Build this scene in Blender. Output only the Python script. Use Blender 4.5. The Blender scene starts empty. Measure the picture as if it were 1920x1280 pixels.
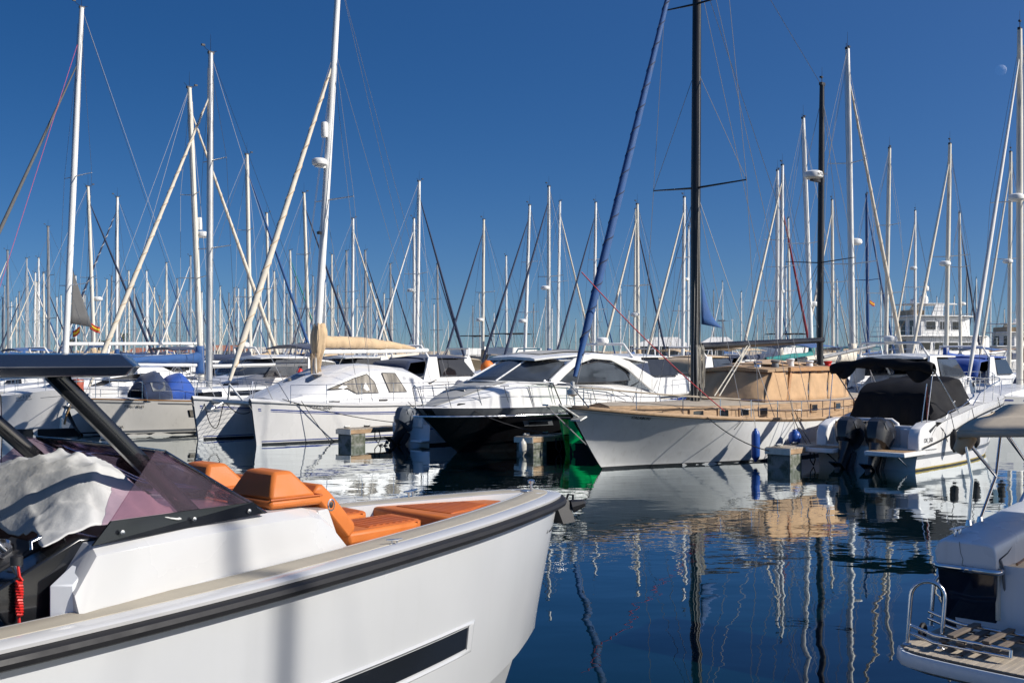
import bpy, math, random
from math import sin, cos, pi, radians as R, sqrt, atan2, hypot
from mathutils import Vector, Matrix
rnd = random.Random(7)
SC = bpy.context.scene
COL = SC.collection

# ------------------------------------------------------------------ camera
F = 1920 * 40 / 36.0          # focal length in pixels of the 1920 wide photograph
HZ = 665.0                    # row of the horizon
CH = 2.7                      # eye height above the water
cd = bpy.data.cameras.new('camera'); cam = bpy.data.objects.new('camera', cd); COL.objects.link(cam)
cam.location = (0, 0, CH); cam.rotation_euler = (R(90), 0, 0)
cd.lens = 40; cd.sensor_width = 36; cd.shift_y = (HZ - 640) / 1920.0
cd.clip_start = 0.1; cd.clip_end = 20000
SC.camera = cam

# ------------------------------------------------------------------ world and sun
SUN_AZ = atan2(.955, -.297)    # clockwise from +Y: off to the right, a little behind the camera
SUN_EL = R(34)
w = bpy.data.worlds.new('World'); SC.world = w; w.use_nodes = True
nt = w.node_tree; nt.nodes.clear()
sky = nt.nodes.new('ShaderNodeTexSky'); sky.sky_type = 'NISHITA'; sky.sun_disc = False
sky.sun_elevation = SUN_EL; sky.sun_rotation = SUN_AZ
sky.air_density = 1.3; sky.dust_density = 2.6; sky.ozone_density = 4.5; sky.altitude = 0
bgn = nt.nodes.new('ShaderNodeBackground'); bgn.inputs[1].default_value = 0.1
won = nt.nodes.new('ShaderNodeOutputWorld')
hsv = nt.nodes.new('ShaderNodeHueSaturation'); hsv.inputs['Saturation'].default_value = 1.34; hsv.inputs['Hue'].default_value = .508
tcn = nt.nodes.new('ShaderNodeTexCoord'); sp_ = nt.nodes.new('ShaderNodeSeparateXYZ'); cb_ = nt.nodes.new('ShaderNodeCombineXYZ')
ab_ = nt.nodes.new('ShaderNodeMath'); ab_.operation = 'ABSOLUTE'; ad_ = nt.nodes.new('ShaderNodeMath'); ad_.operation = 'MULTIPLY_ADD'
ad_.inputs[1].default_value = 2.2; ad_.inputs[2].default_value = 0.10      # clear dry air: no yellow band at the horizon
nt.links.new(tcn.outputs['Generated'], sp_.inputs[0]); nt.links.new(sp_.outputs[2], ab_.inputs[0]); nt.links.new(ab_.outputs[0], ad_.inputs[0])
nt.links.new(sp_.outputs[0], cb_.inputs[0]); nt.links.new(sp_.outputs[1], cb_.inputs[1]); nt.links.new(ad_.outputs[0], cb_.inputs[2])
nt.links.new(cb_.outputs[0], sky.inputs[0])
nt.links.new(sky.outputs[0], hsv.inputs['Color']); nt.links.new(hsv.outputs[0], bgn.inputs[0])
nt.links.new(bgn.outputs[0], won.inputs[0])
sl = bpy.data.lights.new('sun', 'SUN'); sun = bpy.data.objects.new('sun', sl); COL.objects.link(sun)
sl.energy = 4.7; sl.angle = R(0.55); sl.color = (1.0, 0.95, 0.88)
to_sun = Vector((sin(SUN_AZ) * cos(SUN_EL), cos(SUN_AZ) * cos(SUN_EL), sin(SUN_EL)))
sun.rotation_euler = to_sun.to_track_quat('Z', 'Y').to_euler()
SC.view_settings.view_transform = 'Standard'; SC.view_settings.look = 'None'
SC.view_settings.exposure = 0.2; SC.view_settings.gamma = 1.0
SC.view_settings.use_curve_mapping = False
SC.render.engine = 'CYCLES'
SC.cycles.max_bounces = 8; SC.cycles.transparent_max_bounces = 24
SC.cycles.use_denoising = True
SC.cycles.sample_clamp_indirect = 6
SC.cycles.caustics_reflective = False; SC.cycles.caustics_refractive = False

def at(px, py, Y):            # photograph pixel at depth Y -> world point
    return Vector(((px - 960) / F * Y, Y, CH - (py - HZ) / F * Y))
def on_water(px, py):
    return at(px, py, F * CH / (py - HZ))

# ------------------------------------------------------------------ materials
MATS = {}
def mat(name, col, rough=0.5, metal=0.0, var=0.06, vscale=3.0, bump=0.0, bscale=60.0, coat=0.0, streak=0.0, spec=0.5,
        stretch=None, col2=None, mixscale=2.0, mixlo=.45, mixhi=.6, sheen=0.0):
    m = bpy.data.materials.new(name); m.use_nodes = True
    n = m.node_tree.nodes; l = m.node_tree.links
    p = n['Principled BSDF']
    p.inputs['Roughness'].default_value = rough; p.inputs['Metallic'].default_value = metal
    p.inputs['Coat Weight'].default_value = coat; p.inputs['Coat Roughness'].default_value = 0.06
    p.inputs['Specular IOR Level'].default_value = spec
    if sheen: p.inputs['Sheen Weight'].default_value = sheen
    tc = n.new('ShaderNodeTexCoord'); mp = n.new('ShaderNodeMapping')
    l.new(tc.outputs['Object'], mp.inputs[0])
    if stretch: mp.inputs['Scale'].default_value = stretch
    base = None
    def rgb(c):
        r = n.new('ShaderNodeRGB'); r.outputs[0].default_value = (*c, 1); return r.outputs[0]
    base = rgb(col)
    if col2:
        t = n.new('ShaderNodeTexNoise'); t.inputs['Scale'].default_value = mixscale; t.inputs['Detail'].default_value = 6
        t.inputs['Roughness'].default_value = .65
        l.new(mp.outputs[0], t.inputs['Vector'])
        mr = n.new('ShaderNodeMapRange'); mr.inputs[1].default_value = mixlo; mr.inputs[2].default_value = mixhi
        l.new(t.outputs[0], mr.inputs[0])
        mx = n.new('ShaderNodeMix'); mx.data_type = 'RGBA'; l.new(mr.outputs[0], mx.inputs[0])
        l.new(base, mx.inputs[6]); l.new(rgb(col2), mx.inputs[7]); base = mx.outputs[2]
    if var:
        t = n.new('ShaderNodeTexNoise'); t.inputs['Scale'].default_value = vscale; t.inputs['Detail'].default_value = 5
        l.new(mp.outputs[0], t.inputs['Vector'])
        mr = n.new('ShaderNodeMapRange'); mr.inputs[1].default_value = .3; mr.inputs[2].default_value = .7
        mr.inputs[3].default_value = 1 - var; mr.inputs[4].default_value = 1 + var * .5
        l.new(t.outputs[0], mr.inputs[0])
        mx = n.new('ShaderNodeMix'); mx.data_type = 'RGBA'; mx.blend_type = 'MULTIPLY'; mx.inputs[0].default_value = 1
        l.new(base, mx.inputs[6]); l.new(mr.outputs[0], mx.inputs[7]); base = mx.outputs[2]
        mr2 = n.new('ShaderNodeMapRange'); mr2.inputs[1].default_value = .3; mr2.inputs[2].default_value = .7
        mr2.inputs[3].default_value = max(0, rough - .08); mr2.inputs[4].default_value = min(1, rough + .10)
        l.new(t.outputs[0], mr2.inputs[0]); l.new(mr2.outputs[0], p.inputs['Roughness'])
    if streak:
        mp2 = n.new('ShaderNodeMapping'); mp2.inputs['Scale'].default_value = (7, 7, .55)
        l.new(tc.outputs['Object'], mp2.inputs[0])
        t = n.new('ShaderNodeTexNoise'); t.inputs['Scale'].default_value = 1.5; t.inputs['Detail'].default_value = 4
        l.new(mp2.outputs[0], t.inputs['Vector'])
        mr = n.new('ShaderNodeMapRange'); mr.inputs[1].default_value = .55; mr.inputs[2].default_value = .8
        mr.inputs[3].default_value = 0; mr.inputs[4].default_value = streak
        l.new(t.outputs[0], mr.inputs[0])
        mx = n.new('ShaderNodeMix'); mx.data_type = 'RGBA'; l.new(mr.outputs[0], mx.inputs[0])
        l.new(base, mx.inputs[6]); l.new(rgb((.33, .30, .22)), mx.inputs[7]); base = mx.outputs[2]
    l.new(base, p.inputs['Base Color'])
    if bump:
        t = n.new('ShaderNodeTexNoise'); t.inputs['Scale'].default_value = bscale; t.inputs['Detail'].default_value = 4
        l.new(mp.outputs[0], t.inputs['Vector'])
        b = n.new('ShaderNodeBump'); b.inputs['Strength'].default_value = bump; b.inputs['Distance'].default_value = .02
        l.new(t.outputs[0], b.inputs['Height']); l.new(b.outputs[0], p.inputs['Normal'])
    MATS[name] = m
    return m
WHITE = mat('white_gelcoat', (.80, .79, .765), .28, var=.05, vscale=1.3, coat=.3, streak=.10)
WHITE2 = mat('cream_gelcoat', (.76, .73, .66), .35, var=.06, vscale=1.5, streak=.16)
CREAMG = mat('warm_cream_gelcoat', (.74, .64, .50), .35, var=.06, vscale=1.5, streak=.12)
WHITE3 = mat('cool_white_gelcoat', (.74, .76, .77), .3, var=.05, vscale=1.2, streak=.12)
OLDWHITE = mat('weathered_white_paint', (.82, .825, .80), .36, var=.07, vscale=2, streak=.2, bump=.12, bscale=5)
HERO = mat('fresh_white_gelcoat', (.55, .55, .545), .24, var=.05, vscale=1.1, coat=.5, bump=.03, bscale=2.2)
HULLW = mat('hull_white_gelcoat', (.525, .535, .54), .22, var=.06, vscale=.8, coat=.6, bump=.05, bscale=1.6, streak=.05)
DECK = mat('nonslip_deck', (.72, .71, .68), .6, var=.08, vscale=4, bump=.1, bscale=120)
GREYDECK = mat('grey_nonslip', (.43, .42, .39), .7, var=.1, vscale=3, bump=.15, bscale=90)
TANDECK = mat('tan_synthetic_deck', (.43, .385, .30), .75, var=.08, vscale=5, bump=.2, bscale=200)
BLACKHULL = mat('black_gelcoat', (.012, .012, .014), .14, var=.1, coat=.5)
GREYBAND = mat('grey_gelcoat', (.19, .20, .21), .3, var=.06)
GREEN = mat('bright_green_paint', (.0, .65, .16), .3, var=.08, coat=.3)
RUBBER = mat('black_rubber', (.016, .016, .018), .55, var=.08, vscale=6, bump=.02, bscale=40, spec=.3)
BLACKGLOSS = mat('black_gloss_plastic', (.010, .011, .013), .15, var=.15, coat=.4)
COWL = mat('black_engine_paint', (.022, .023, .026), .3, var=.15, coat=.3)
BLACKMATT = mat('black_matt_plastic', (.02, .02, .022), .5, var=.2)
TOPNAVY = mat('midnight_blue_lacquer', (.010, .016, .032), .16, var=.1, coat=.6)
ORANGE = mat('orange_marine_leather', (.58, .165, .034), .5, var=.10, vscale=6, bump=.10, bscale=120, spec=.3)
ORANGE2 = mat('orange_quilted_leather', (.50, .12, .022), .5, var=.10, vscale=6, bump=.1, bscale=120, spec=.3)
STEEL = mat('stainless_steel', (.68, .68, .69), .16, 1.0, var=.1, vscale=9)
ALU = mat('anodised_mast_alloy', (.60, .60, .58), .38, .55, var=.08, vscale=1.5)
MWHITE = mat('white_mast_paint', (.80, .80, .77), .33, var=.06, vscale=1.2)
MCREAM = mat('cream_mast_paint', (.72, .685, .59), .42, var=.08, vscale=1.2)
MGREY = mat('grey_mast_paint', (.33, .33, .33), .4, .3, var=.1)
MBLACK = mat('black_mast_paint', (.013, .012, .013), .30, var=.3, vscale=2, col2=(.11, .10, .09), mixscale=5, mixlo=.62, mixhi=.72, stretch=(1, 1, .3))
WIRE = mat('rigging_wire', (.26, .26, .27), .6, .0, var=0)
WIRED = mat('dark_rigging_wire', (.06, .06, .07), .5, .3, var=0)
ROPE = mat('black_rope', (.03, .03, .032), .85, var=.2, vscale=30)
ROPEW = mat('pale_rope', (.50, .47, .40), .85, var=.15, vscale=30)
ROPER = mat('red_rope', (.45, .05, .06), .8, var=.15, vscale=30)
NAVYC = mat('navy_canvas', (.016, .030, .075), .8, var=.2, vscale=3, bump=.3, bscale=9, sheen=.2)
BLUEC = mat('blue_canvas', (.02, .085, .25), .75, var=.2, vscale=3, bump=.3, bscale=9, sheen=.2)
ROYAL = mat('royal_blue_canvas', (.012, .07, .34), .7, var=.2, vscale=3, bump=.3, bscale=9, sheen=.2)
TEALC = mat('teal_canvas', (.02, .20, .19), .75, var=.2, vscale=3, bump=.3, bscale=9)
BEIGEC = mat('sand_canvas', (.58, .42, .25), .8, var=.18, vscale=2.5, bump=.7, bscale=6, sheen=.2)
TANC = mat('tan_canvas', (.55, .35, .185), .85, var=.22, vscale=2.4, bump=.7, bscale=4.5, sheen=.2)
TAUPEC = mat('taupe_canvas', (.50, .42, .31), .85, var=.12, vscale=3, bump=.2, bscale=9)
CREAMC = mat('cream_sailcloth', (.70, .635, .52), .7, var=.12, vscale=2, bump=.3, bscale=6)
WHITEC = mat('white_sailcloth', (.74, .72, .68), .65, var=.1, vscale=2, bump=.3, bscale=6)
GREYC = mat('grey_sailcloth', (.12, .12, .12), .75, var=.15, vscale=3, bump=.2, bscale=8)
BLACKC = mat('black_canvas', (.008, .008, .010), .8, var=.25, vscale=2.5, bump=.35, bscale=4, spec=.25)
REDC = mat('red_sailcloth', (.22, .018, .03), .7, var=.15, vscale=3)
TARP = mat('silver_grey_tarp', (.60, .60, .58), .6, var=.10, vscale=5, bump=.35, bscale=11)
TEAK = mat('teak', (.36, .235, .13), .7, var=.25, vscale=2, stretch=(1, 14, 14), bump=.2, bscale=30)
TEAKG = mat('silvered_teak', (.44, .375, .29), .8, var=.25, vscale=2, stretch=(1, 14, 14), bump=.2, bscale=30)
SLAT = mat('weathered_dark_slat', (.17, .135, .105), .85, var=.3, vscale=3, stretch=(1, 14, 14), bump=.3, bscale=30)
VARN = mat('varnished_wood', (.47, .24, .09), .35, var=.25, vscale=2, stretch=(1.5, 12, 12), coat=.3)
OLDWOOD = mat('old_oiled_wood', (.45, .30, .175), .7, var=.3, vscale=2.2, stretch=(1.2, 9, 9), bump=.2, bscale=20)
CONC = mat('concrete_float', (.36, .36, .33), .85, var=.2, vscale=5, bump=.3, bscale=25, col2=(.10, .115, .08), mixscale=2.5)
DGLASS = mat('dark_window_glass', (.012, .014, .018), .06, var=0, coat=.3)
BGLASS = mat('bluish_window_glass', (.05, .06, .075), .07, var=.3, vscale=2, coat=.2)
CURT = mat('curtained_window', (.33, .30, .25), .12, var=.5, vscale=7, stretch=(1, 1, .1), coat=.3)
STONE = mat('breakwater_stone', (.48, .40, .30), .9, var=.2, vscale=.3, bump=.3, bscale=1)
TILE = mat('red_roof_tile', (.42, .15, .08), .85, var=.2, vscale=1)
PALE = mat('pale_plaster', (.68, .62, .52), .85, var=.1, vscale=.5)
BLUEF = mat('blue_vinyl_fender', (.02, .085, .36), .35, var=.15, vscale=6)
WHITEF = mat('white_vinyl_fender', (.62, .60, .53), .45, var=.2, vscale=6)
BLACKF = mat('black_fender_sock', (.02, .02, .022), .8, var=.2, vscale=8)
REDP = mat('red_plastic', (.55, .02, .015), .4, var=.15, vscale=9)
ORANGEP = mat('orange_plastic', (.80, .20, .03), .45, var=.12, vscale=6)
YELLOWP = mat('yellow_cloth', (.75, .45, .02), .7, var=.1)
REDF = mat('red_flag_cloth', (.55, .03, .02), .7, var=.1)
ANTIF = mat('dark_antifouling', (.012, .016, .020), .6, var=.3)
BLUEA = mat('blue_antifouling', (.02, .05, .13), .6, var=.3)
BLUES = mat('blue_stripe_vinyl', (.02, .05, .25), .35, var=.05)
GREYS = mat('grey_stripe_vinyl', (.16, .17, .18), .35, var=.05)
INK = mat('black_vinyl_lettering', (.015, .015, .018), .4, var=0)
INKW = mat('white_vinyl_lettering', (.8, .8, .78), .4, var=0)
GALV = mat('galvanised_anchor', (.52, .52, .50), .4, .6, var=.2, vscale=12)
GOLD = mat('rusty_chain', (.30, .19, .08), .6, .4, var=.3, vscale=30)
COPPER = mat('copper_drum', (.42, .10, .06), .4, var=.3, vscale=6)
FROND = mat('palm_frond', (.055, .085, .03), .7, var=.3)
TRUNK = mat('palm_trunk', (.20, .15, .10), .9, var=.3, bump=.4, bscale=8)
GREYOB = mat('grey_outboard_cover', (.10, .115, .135), .4, var=.2, vscale=4)

def tinted(name, col, opac, rough=.03, ior=1.45):
    m = bpy.data.materials.new(name); m.use_nodes = True
    n = m.node_tree.nodes; l = m.node_tree.links; n.clear()
    o = n.new('ShaderNodeOutputMaterial'); tr = n.new('ShaderNodeBsdfTransparent'); tr.inputs[0].default_value = (*col, 1)
    gl = n.new('ShaderNodeBsdfGlossy'); gl.inputs[0].default_value = (1, 1, 1, 1); gl.inputs['Roughness'].default_value = rough
    df = n.new('ShaderNodeBsdfDiffuse'); df.inputs[0].default_value = (col[0] * .5, col[1] * .5, col[2] * .5, 1)
    m1 = n.new('ShaderNodeMixShader'); m1.inputs[0].default_value = opac
    fr = n.new('ShaderNodeFresnel'); fr.inputs[0].default_value = ior
    m2 = n.new('ShaderNodeMixShader')
    l.new(tr.outputs[0], m1.inputs[1]); l.new(df.outputs[0], m1.inputs[2])
    l.new(fr.outputs[0], m2.inputs[0]); l.new(m1.outputs[0], m2.inputs[1]); l.new(gl.outputs[0], m2.inputs[2])
    l.new(m2.outputs[0], o.inputs[0])
    return m
ACRYL = tinted('violet_tinted_acrylic', (.80, .67, .73), .06, .03, 1.22)
CLEARV = tinted('clear_vinyl', (.62, .66, .70), .25, .08)

# ------------------------------------------------------------------ mesh helpers
class MB:
    def __init__(s): s.v = []; s.f = []
    def add(s, vs, fs):
        o = len(s.v); s.v += [tuple(p) for p in vs]; s.f += [tuple(i + o for i in f) for f in fs]; return s
    def box(s, x0, x1, y0, y1, z0, z1):
        return s.add([(x, y, z) for z in (z0, z1) for y in (y0, y1) for x in (x0, x1)],
                     [(0, 2, 3, 1), (4, 5, 7, 6), (0, 1, 5, 4), (2, 6, 7, 3), (0, 4, 6, 2), (1, 3, 7, 5)])
    def hexa(s, b, t):          # bottom quad and top quad, same winding (ccw from above)
        return s.add(list(b) + list(t), [(3, 2, 1, 0), (4, 5, 6, 7), (0, 1, 5, 4), (1, 2, 6, 5), (2, 3, 7, 6), (3, 0, 4, 7)])
    def tube(s, pts, r, n=6, cap=True):
        pts = [Vector(p) for p in pts]; k = len(pts)
        rs = r if isinstance(r, (list, tuple)) else [r] * k
        vs = []; u = None
        for i, p in enumerate(pts):
            d = (pts[min(i + 1, k - 1)] - pts[max(i - 1, 0)])
            if d.length < 1e-9: d = Vector((0, 0, 1))
            d.normalize()
            if u is None:
                u = d.cross(Vector((0, 0, 1)) if abs(d.z) < .95 else Vector((1, 0, 0)))
            u = (u - d * u.dot(d)).normalized(); q = d.cross(u)
            for j in range(n):
                a = 2 * pi * j / n
                vs.append(p + (u * cos(a) + q * sin(a)) * rs[i])
        fs = [(i * n + j, i * n + (j + 1) % n, (i + 1) * n + (j + 1) % n, (i + 1) * n + j) for i in range(k - 1) for j in range(n)]
        if cap: fs += [tuple(range(n - 1, -1, -1)), tuple((k - 1) * n + j for j in range(n))]
        return s.add(vs, fs)
    def loft(s, rings, closed=True, cap=True):
        n = len(rings[0]); k = len(rings); m = n if closed else n - 1
        fs = [(i * n + j, i * n + (j + 1) % n, (i + 1) * n + (j + 1) % n, (i + 1) * n + j) for i in range(k - 1) for j in range(m)]
        if cap and closed: fs += [tuple(range(n - 1, -1, -1)), tuple((k - 1) * n + j for j in range(n))]
        return s.add([p for r in rings for p in r], fs)
    def grid(s, fn, nu, nv):
        return s.add([fn(i / nu, j / nv) for i in range(nu + 1) for j in range(nv + 1)],
                     [(i * (nv + 1) + j, (i + 1) * (nv + 1) + j, (i + 1) * (nv + 1) + j + 1, i * (nv + 1) + j + 1)
                      for i in range(nu) for j in range(nv)])
    def lathe(s, prof, n=12, M=None):
        rings = [[Vector((r * cos(2 * pi * j / n), r * sin(2 * pi * j / n), z)) for j in range(n)] for r, z in prof]
        if M is not None: rings = [[M @ p for p in r] for r in rings]
        return s.loft(rings)
    def prism(s, poly, fn0, fn1):   # polygon mapped by two functions -> two caps
        n = len(poly)
        return s.add([fn0(*p) for p in poly] + [fn1(*p) for p in poly],
                     [tuple(range(n - 1, -1, -1)), tuple(range(n, 2 * n))] + [(i, (i + 1) % n, n + (i + 1) % n, n + i) for i in range(n)])
    def build(s, name, m, parent=None, smooth=None, bev=0, sub=0, solid=0, loc=None):
        me = bpy.data.meshes.new(name); me.from_pydata(s.v, [], s.f); me.update()
        import bmesh
        bm = bmesh.new(); bm.from_mesh(me)
        if not solid: bmesh.ops.recalc_face_normals(bm, faces=bm.faces)
        bm.to_mesh(me); bm.free()
        if smooth is not None:
            me.polygons.foreach_set('use_smooth', [True] * len(me.polygons))
            me.set_sharp_from_angle(angle=R(smooth))
        me.materials.append(m)
        o = bpy.data.objects.new(name, me); COL.objects.link(o)
        if parent is not None: o.parent = parent
        if loc is not None: o.location = loc
        if solid:
            md = o.modifiers.new('thickness', 'SOLIDIFY'); md.thickness = solid; md.offset = 0
        if bev:
            md = o.modifiers.new('bevel', 'BEVEL'); md.width = bev; md.segments = 2; md.limit_method = 'ANGLE'; md.angle_limit = R(35)
            me.polygons.foreach_set('use_smooth', [True] * len(me.polygons)); me.set_sharp_from_angle(angle=R(40))
            md.harden_normals = False
        if sub:
            md = o.modifiers.new('subdivision', 'SUBSURF'); md.levels = sub; md.render_levels = sub
            me.polygons.foreach_set('use_smooth', [True] * len(me.polygons))
        return o
def tag(o, label, cat, group=None, kind=None):
    if label: o['label'] = label
    if cat: o['category'] = cat
    if group: o['group'] = group
    if kind: o['kind'] = kind
    return o
def thing(name, label, cat, loc=(0, 0, 0), rz=0.0, group=None):
    o = bpy.data.objects.new(name, None); COL.objects.link(o); o.empty_display_size = .3
    o.location = loc; o.rotation_euler = (0, 0, rz)
    return tag(o, label, cat, group)
def tube(name, pts, r, m, parent=None, n=6, smooth=60):
    return MB().tube(pts, r, n).build(name, m, parent, smooth)
def text(body, size, loc, right, up, m, parent, extrude=.002, align='LEFT', shear=0, name='lettering', sx=1.0):
    c = bpy.data.curves.new(name, 'FONT'); c.body = body; c.size = size; c.extrude = extrude; c.align_x = align; c.shear = shear
    tmp = bpy.data.objects.new(name, c); COL.objects.link(tmp)
    me = bpy.data.meshes.new_from_object(tmp); bpy.data.objects.remove(tmp); bpy.data.curves.remove(c)
    me.materials.clear(); me.materials.append(m)
    o = bpy.data.objects.new(name, me); COL.objects.link(o); o.parent = parent
    r = Vector(right).normalized(); u = Vector(up); u = (u - r * u.dot(r)).normalized(); k = r.cross(u)
    Mx = Matrix((r * sx, u, k)).transposed().to_4x4(); Mx.translation = Vector(loc); o.matrix_local = Mx
    return o
def sag(a, b, d, n=8):
    a = Vector(a); b = Vector(b)
    return [a.lerp(b, i / n) + Vector((0, 0, -d * 4 * (i / n) * (1 - i / n))) for i in range(n + 1)]
def interp(tab, x):             # smooth piecewise interpolation in a table of (x, y)
    if x <= tab[0][0]: return tab[0][1]
    if x >= tab[-1][0]: return tab[-1][1]
    for i in range(len(tab) - 1):
        if tab[i][0] <= x <= tab[i + 1][0]:
            x0, y0 = tab[i]; x1, y1 = tab[i + 1]
            def sl_(k):
                if k <= 0: return (tab[1][1] - tab[0][1]) / (tab[1][0] - tab[0][0])
                if k >= len(tab) - 1: return (tab[-1][1] - tab[-2][1]) / (tab[-1][0] - tab[-2][0])
                return (tab[k + 1][1] - tab[k - 1][1]) / (tab[k + 1][0] - tab[k - 1][0])
            h = x1 - x0; t = (x - x0) / h; m0 = sl_(i) * h; m1 = sl_(i + 1) * h
            return (2 * t**3 - 3 * t**2 + 1) * y0 + (t**3 - 2 * t**2 + t) * m0 + (-2 * t**3 + 3 * t**2) * y1 + (t**3 - t**2) * m1

class Hull:
    """parametric hull: u 0 stern .. 1 bow, v 0 below water .. 1 sheer; local x forward"""
    def __init__(s, xs, xb, ov, plan, wl, sheer, z0=-.3, fl=1.0, rake=0.0, pw=1.0):
        s.xs, s.xb, s.ov, s.plan, s.wl, s.sheer, s.z0, s.fl, s.rake, s.pw = xs, xb, ov, plan, wl, sheer, z0, fl, rake, pw
        s.zb = interp(sheer, 1)
    def v_of(s, u, z): return (z - s.z0) / (interp(s.sheer, u) - s.z0)
    def P(s, u, v, side=1, off=0):
        z = s.z0 + (interp(s.sheer, u) - s.z0) * v
        xb = s.xb + s.ov * (max(0, min(1.2, z / s.zb)) ** s.pw)
        xs = s.xs + s.rake * z
        x = xs + u * (xb - xs)
        b = interp(s.plan, u); w_ = interp(s.wl, u)
        y = w_ + (b - w_) * (max(v, 0) ** s.fl)
        return Vector((x, side * (y + off), z))
    def shell(s, name, m, parent, nu=28, nv=9, smooth=50):
        us = [1 - (1 - i / nu) ** 1.35 for i in range(nu + 1)]
        mb = MB()
        for sd in (1, -1):
            mb.grid(lambda a, b: s.P(us[round(a * nu)], b, sd), nu, nv)
        k = nv + 1; n2 = (nu + 1) * k
        mb.f += [tuple([j for j in range(k)] + [n2 + j for j in range(k - 1, -1, -1)])]
        return mb.build(name, m, parent, smooth)
    def deck(s, name, m, parent, drop=.02, inset=.02, camber=.05, u0=0, u1=1, nu=22):
        mb = MB()
        us = [u0 + (u1 - u0) * (1 - (1 - i / nu) ** 1.3) for i in range(nu + 1)]
        def fn(a, b):
            p = s.P(us[round(a * nu)], 1); q = (b * 2 - 1)
            return (p.x, max(p.y - inset, 0) * q, p.z - drop + camber * (1 - q * q))
        mb.grid(fn, nu, 6)
        return mb.build(name, m, parent, 40)
    def band(s, name, m, parent, za, zb, u0=0, u1=1, off=.006, sides=(1, -1), nu=24, rel=False, nv=2):
        """strip on the hull between heights za and zb (rel: measured down from the sheer)"""
        mb = MB()
        for sd in sides:
            def fn(a, b):
                u = u0 + (u1 - u0) * a
                if rel: z = interp(s.sheer, u) - (za + (zb - za) * b)
                else: z = za + (zb - za) * b
                return s.P(u, s.v_of(u, z), sd, off)
            mb.grid(fn, nu, nv)
        return mb.build(name, m, parent, 60)
    def rail(s, name, m, parent, r, drop=0, u0=0, u1=1, off=0, n=6, nu=26, sides=(1, -1)):
        mb = MB()
        us = [u0 + (u1 - u0) * i / nu for i in range(nu + 1)]
        if sides == (1, -1):
            pts = [s.P(u, 1, 1, off) - Vector((0, 0, drop)) for u in us] + [s.P(u, 1, -1, off) - Vector((0, 0, drop)) for u in us[::-1]]
            mb.tube(pts, r, n)
        else:
            for sd in sides: mb.tube([s.P(u, 1, sd, off) - Vector((0, 0, drop)) for u in us], r, n)
        return mb.build(name, m, parent, 60)
    def frame_at(s, u, z, sd):
        v = s.v_of(u, z); p = s.P(u, v, sd); a = s.P(u + .004, v, sd) - s.P(u - .004, v, sd); b = s.P(u, v + .02, sd) - s.P(u, v - .02, sd)
        return p, a.normalized(), b.normalized()

AX = R(47)                      # every berth lies along this axis
def dirv(a): return Vector((cos(a), sin(a), 0))
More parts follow.
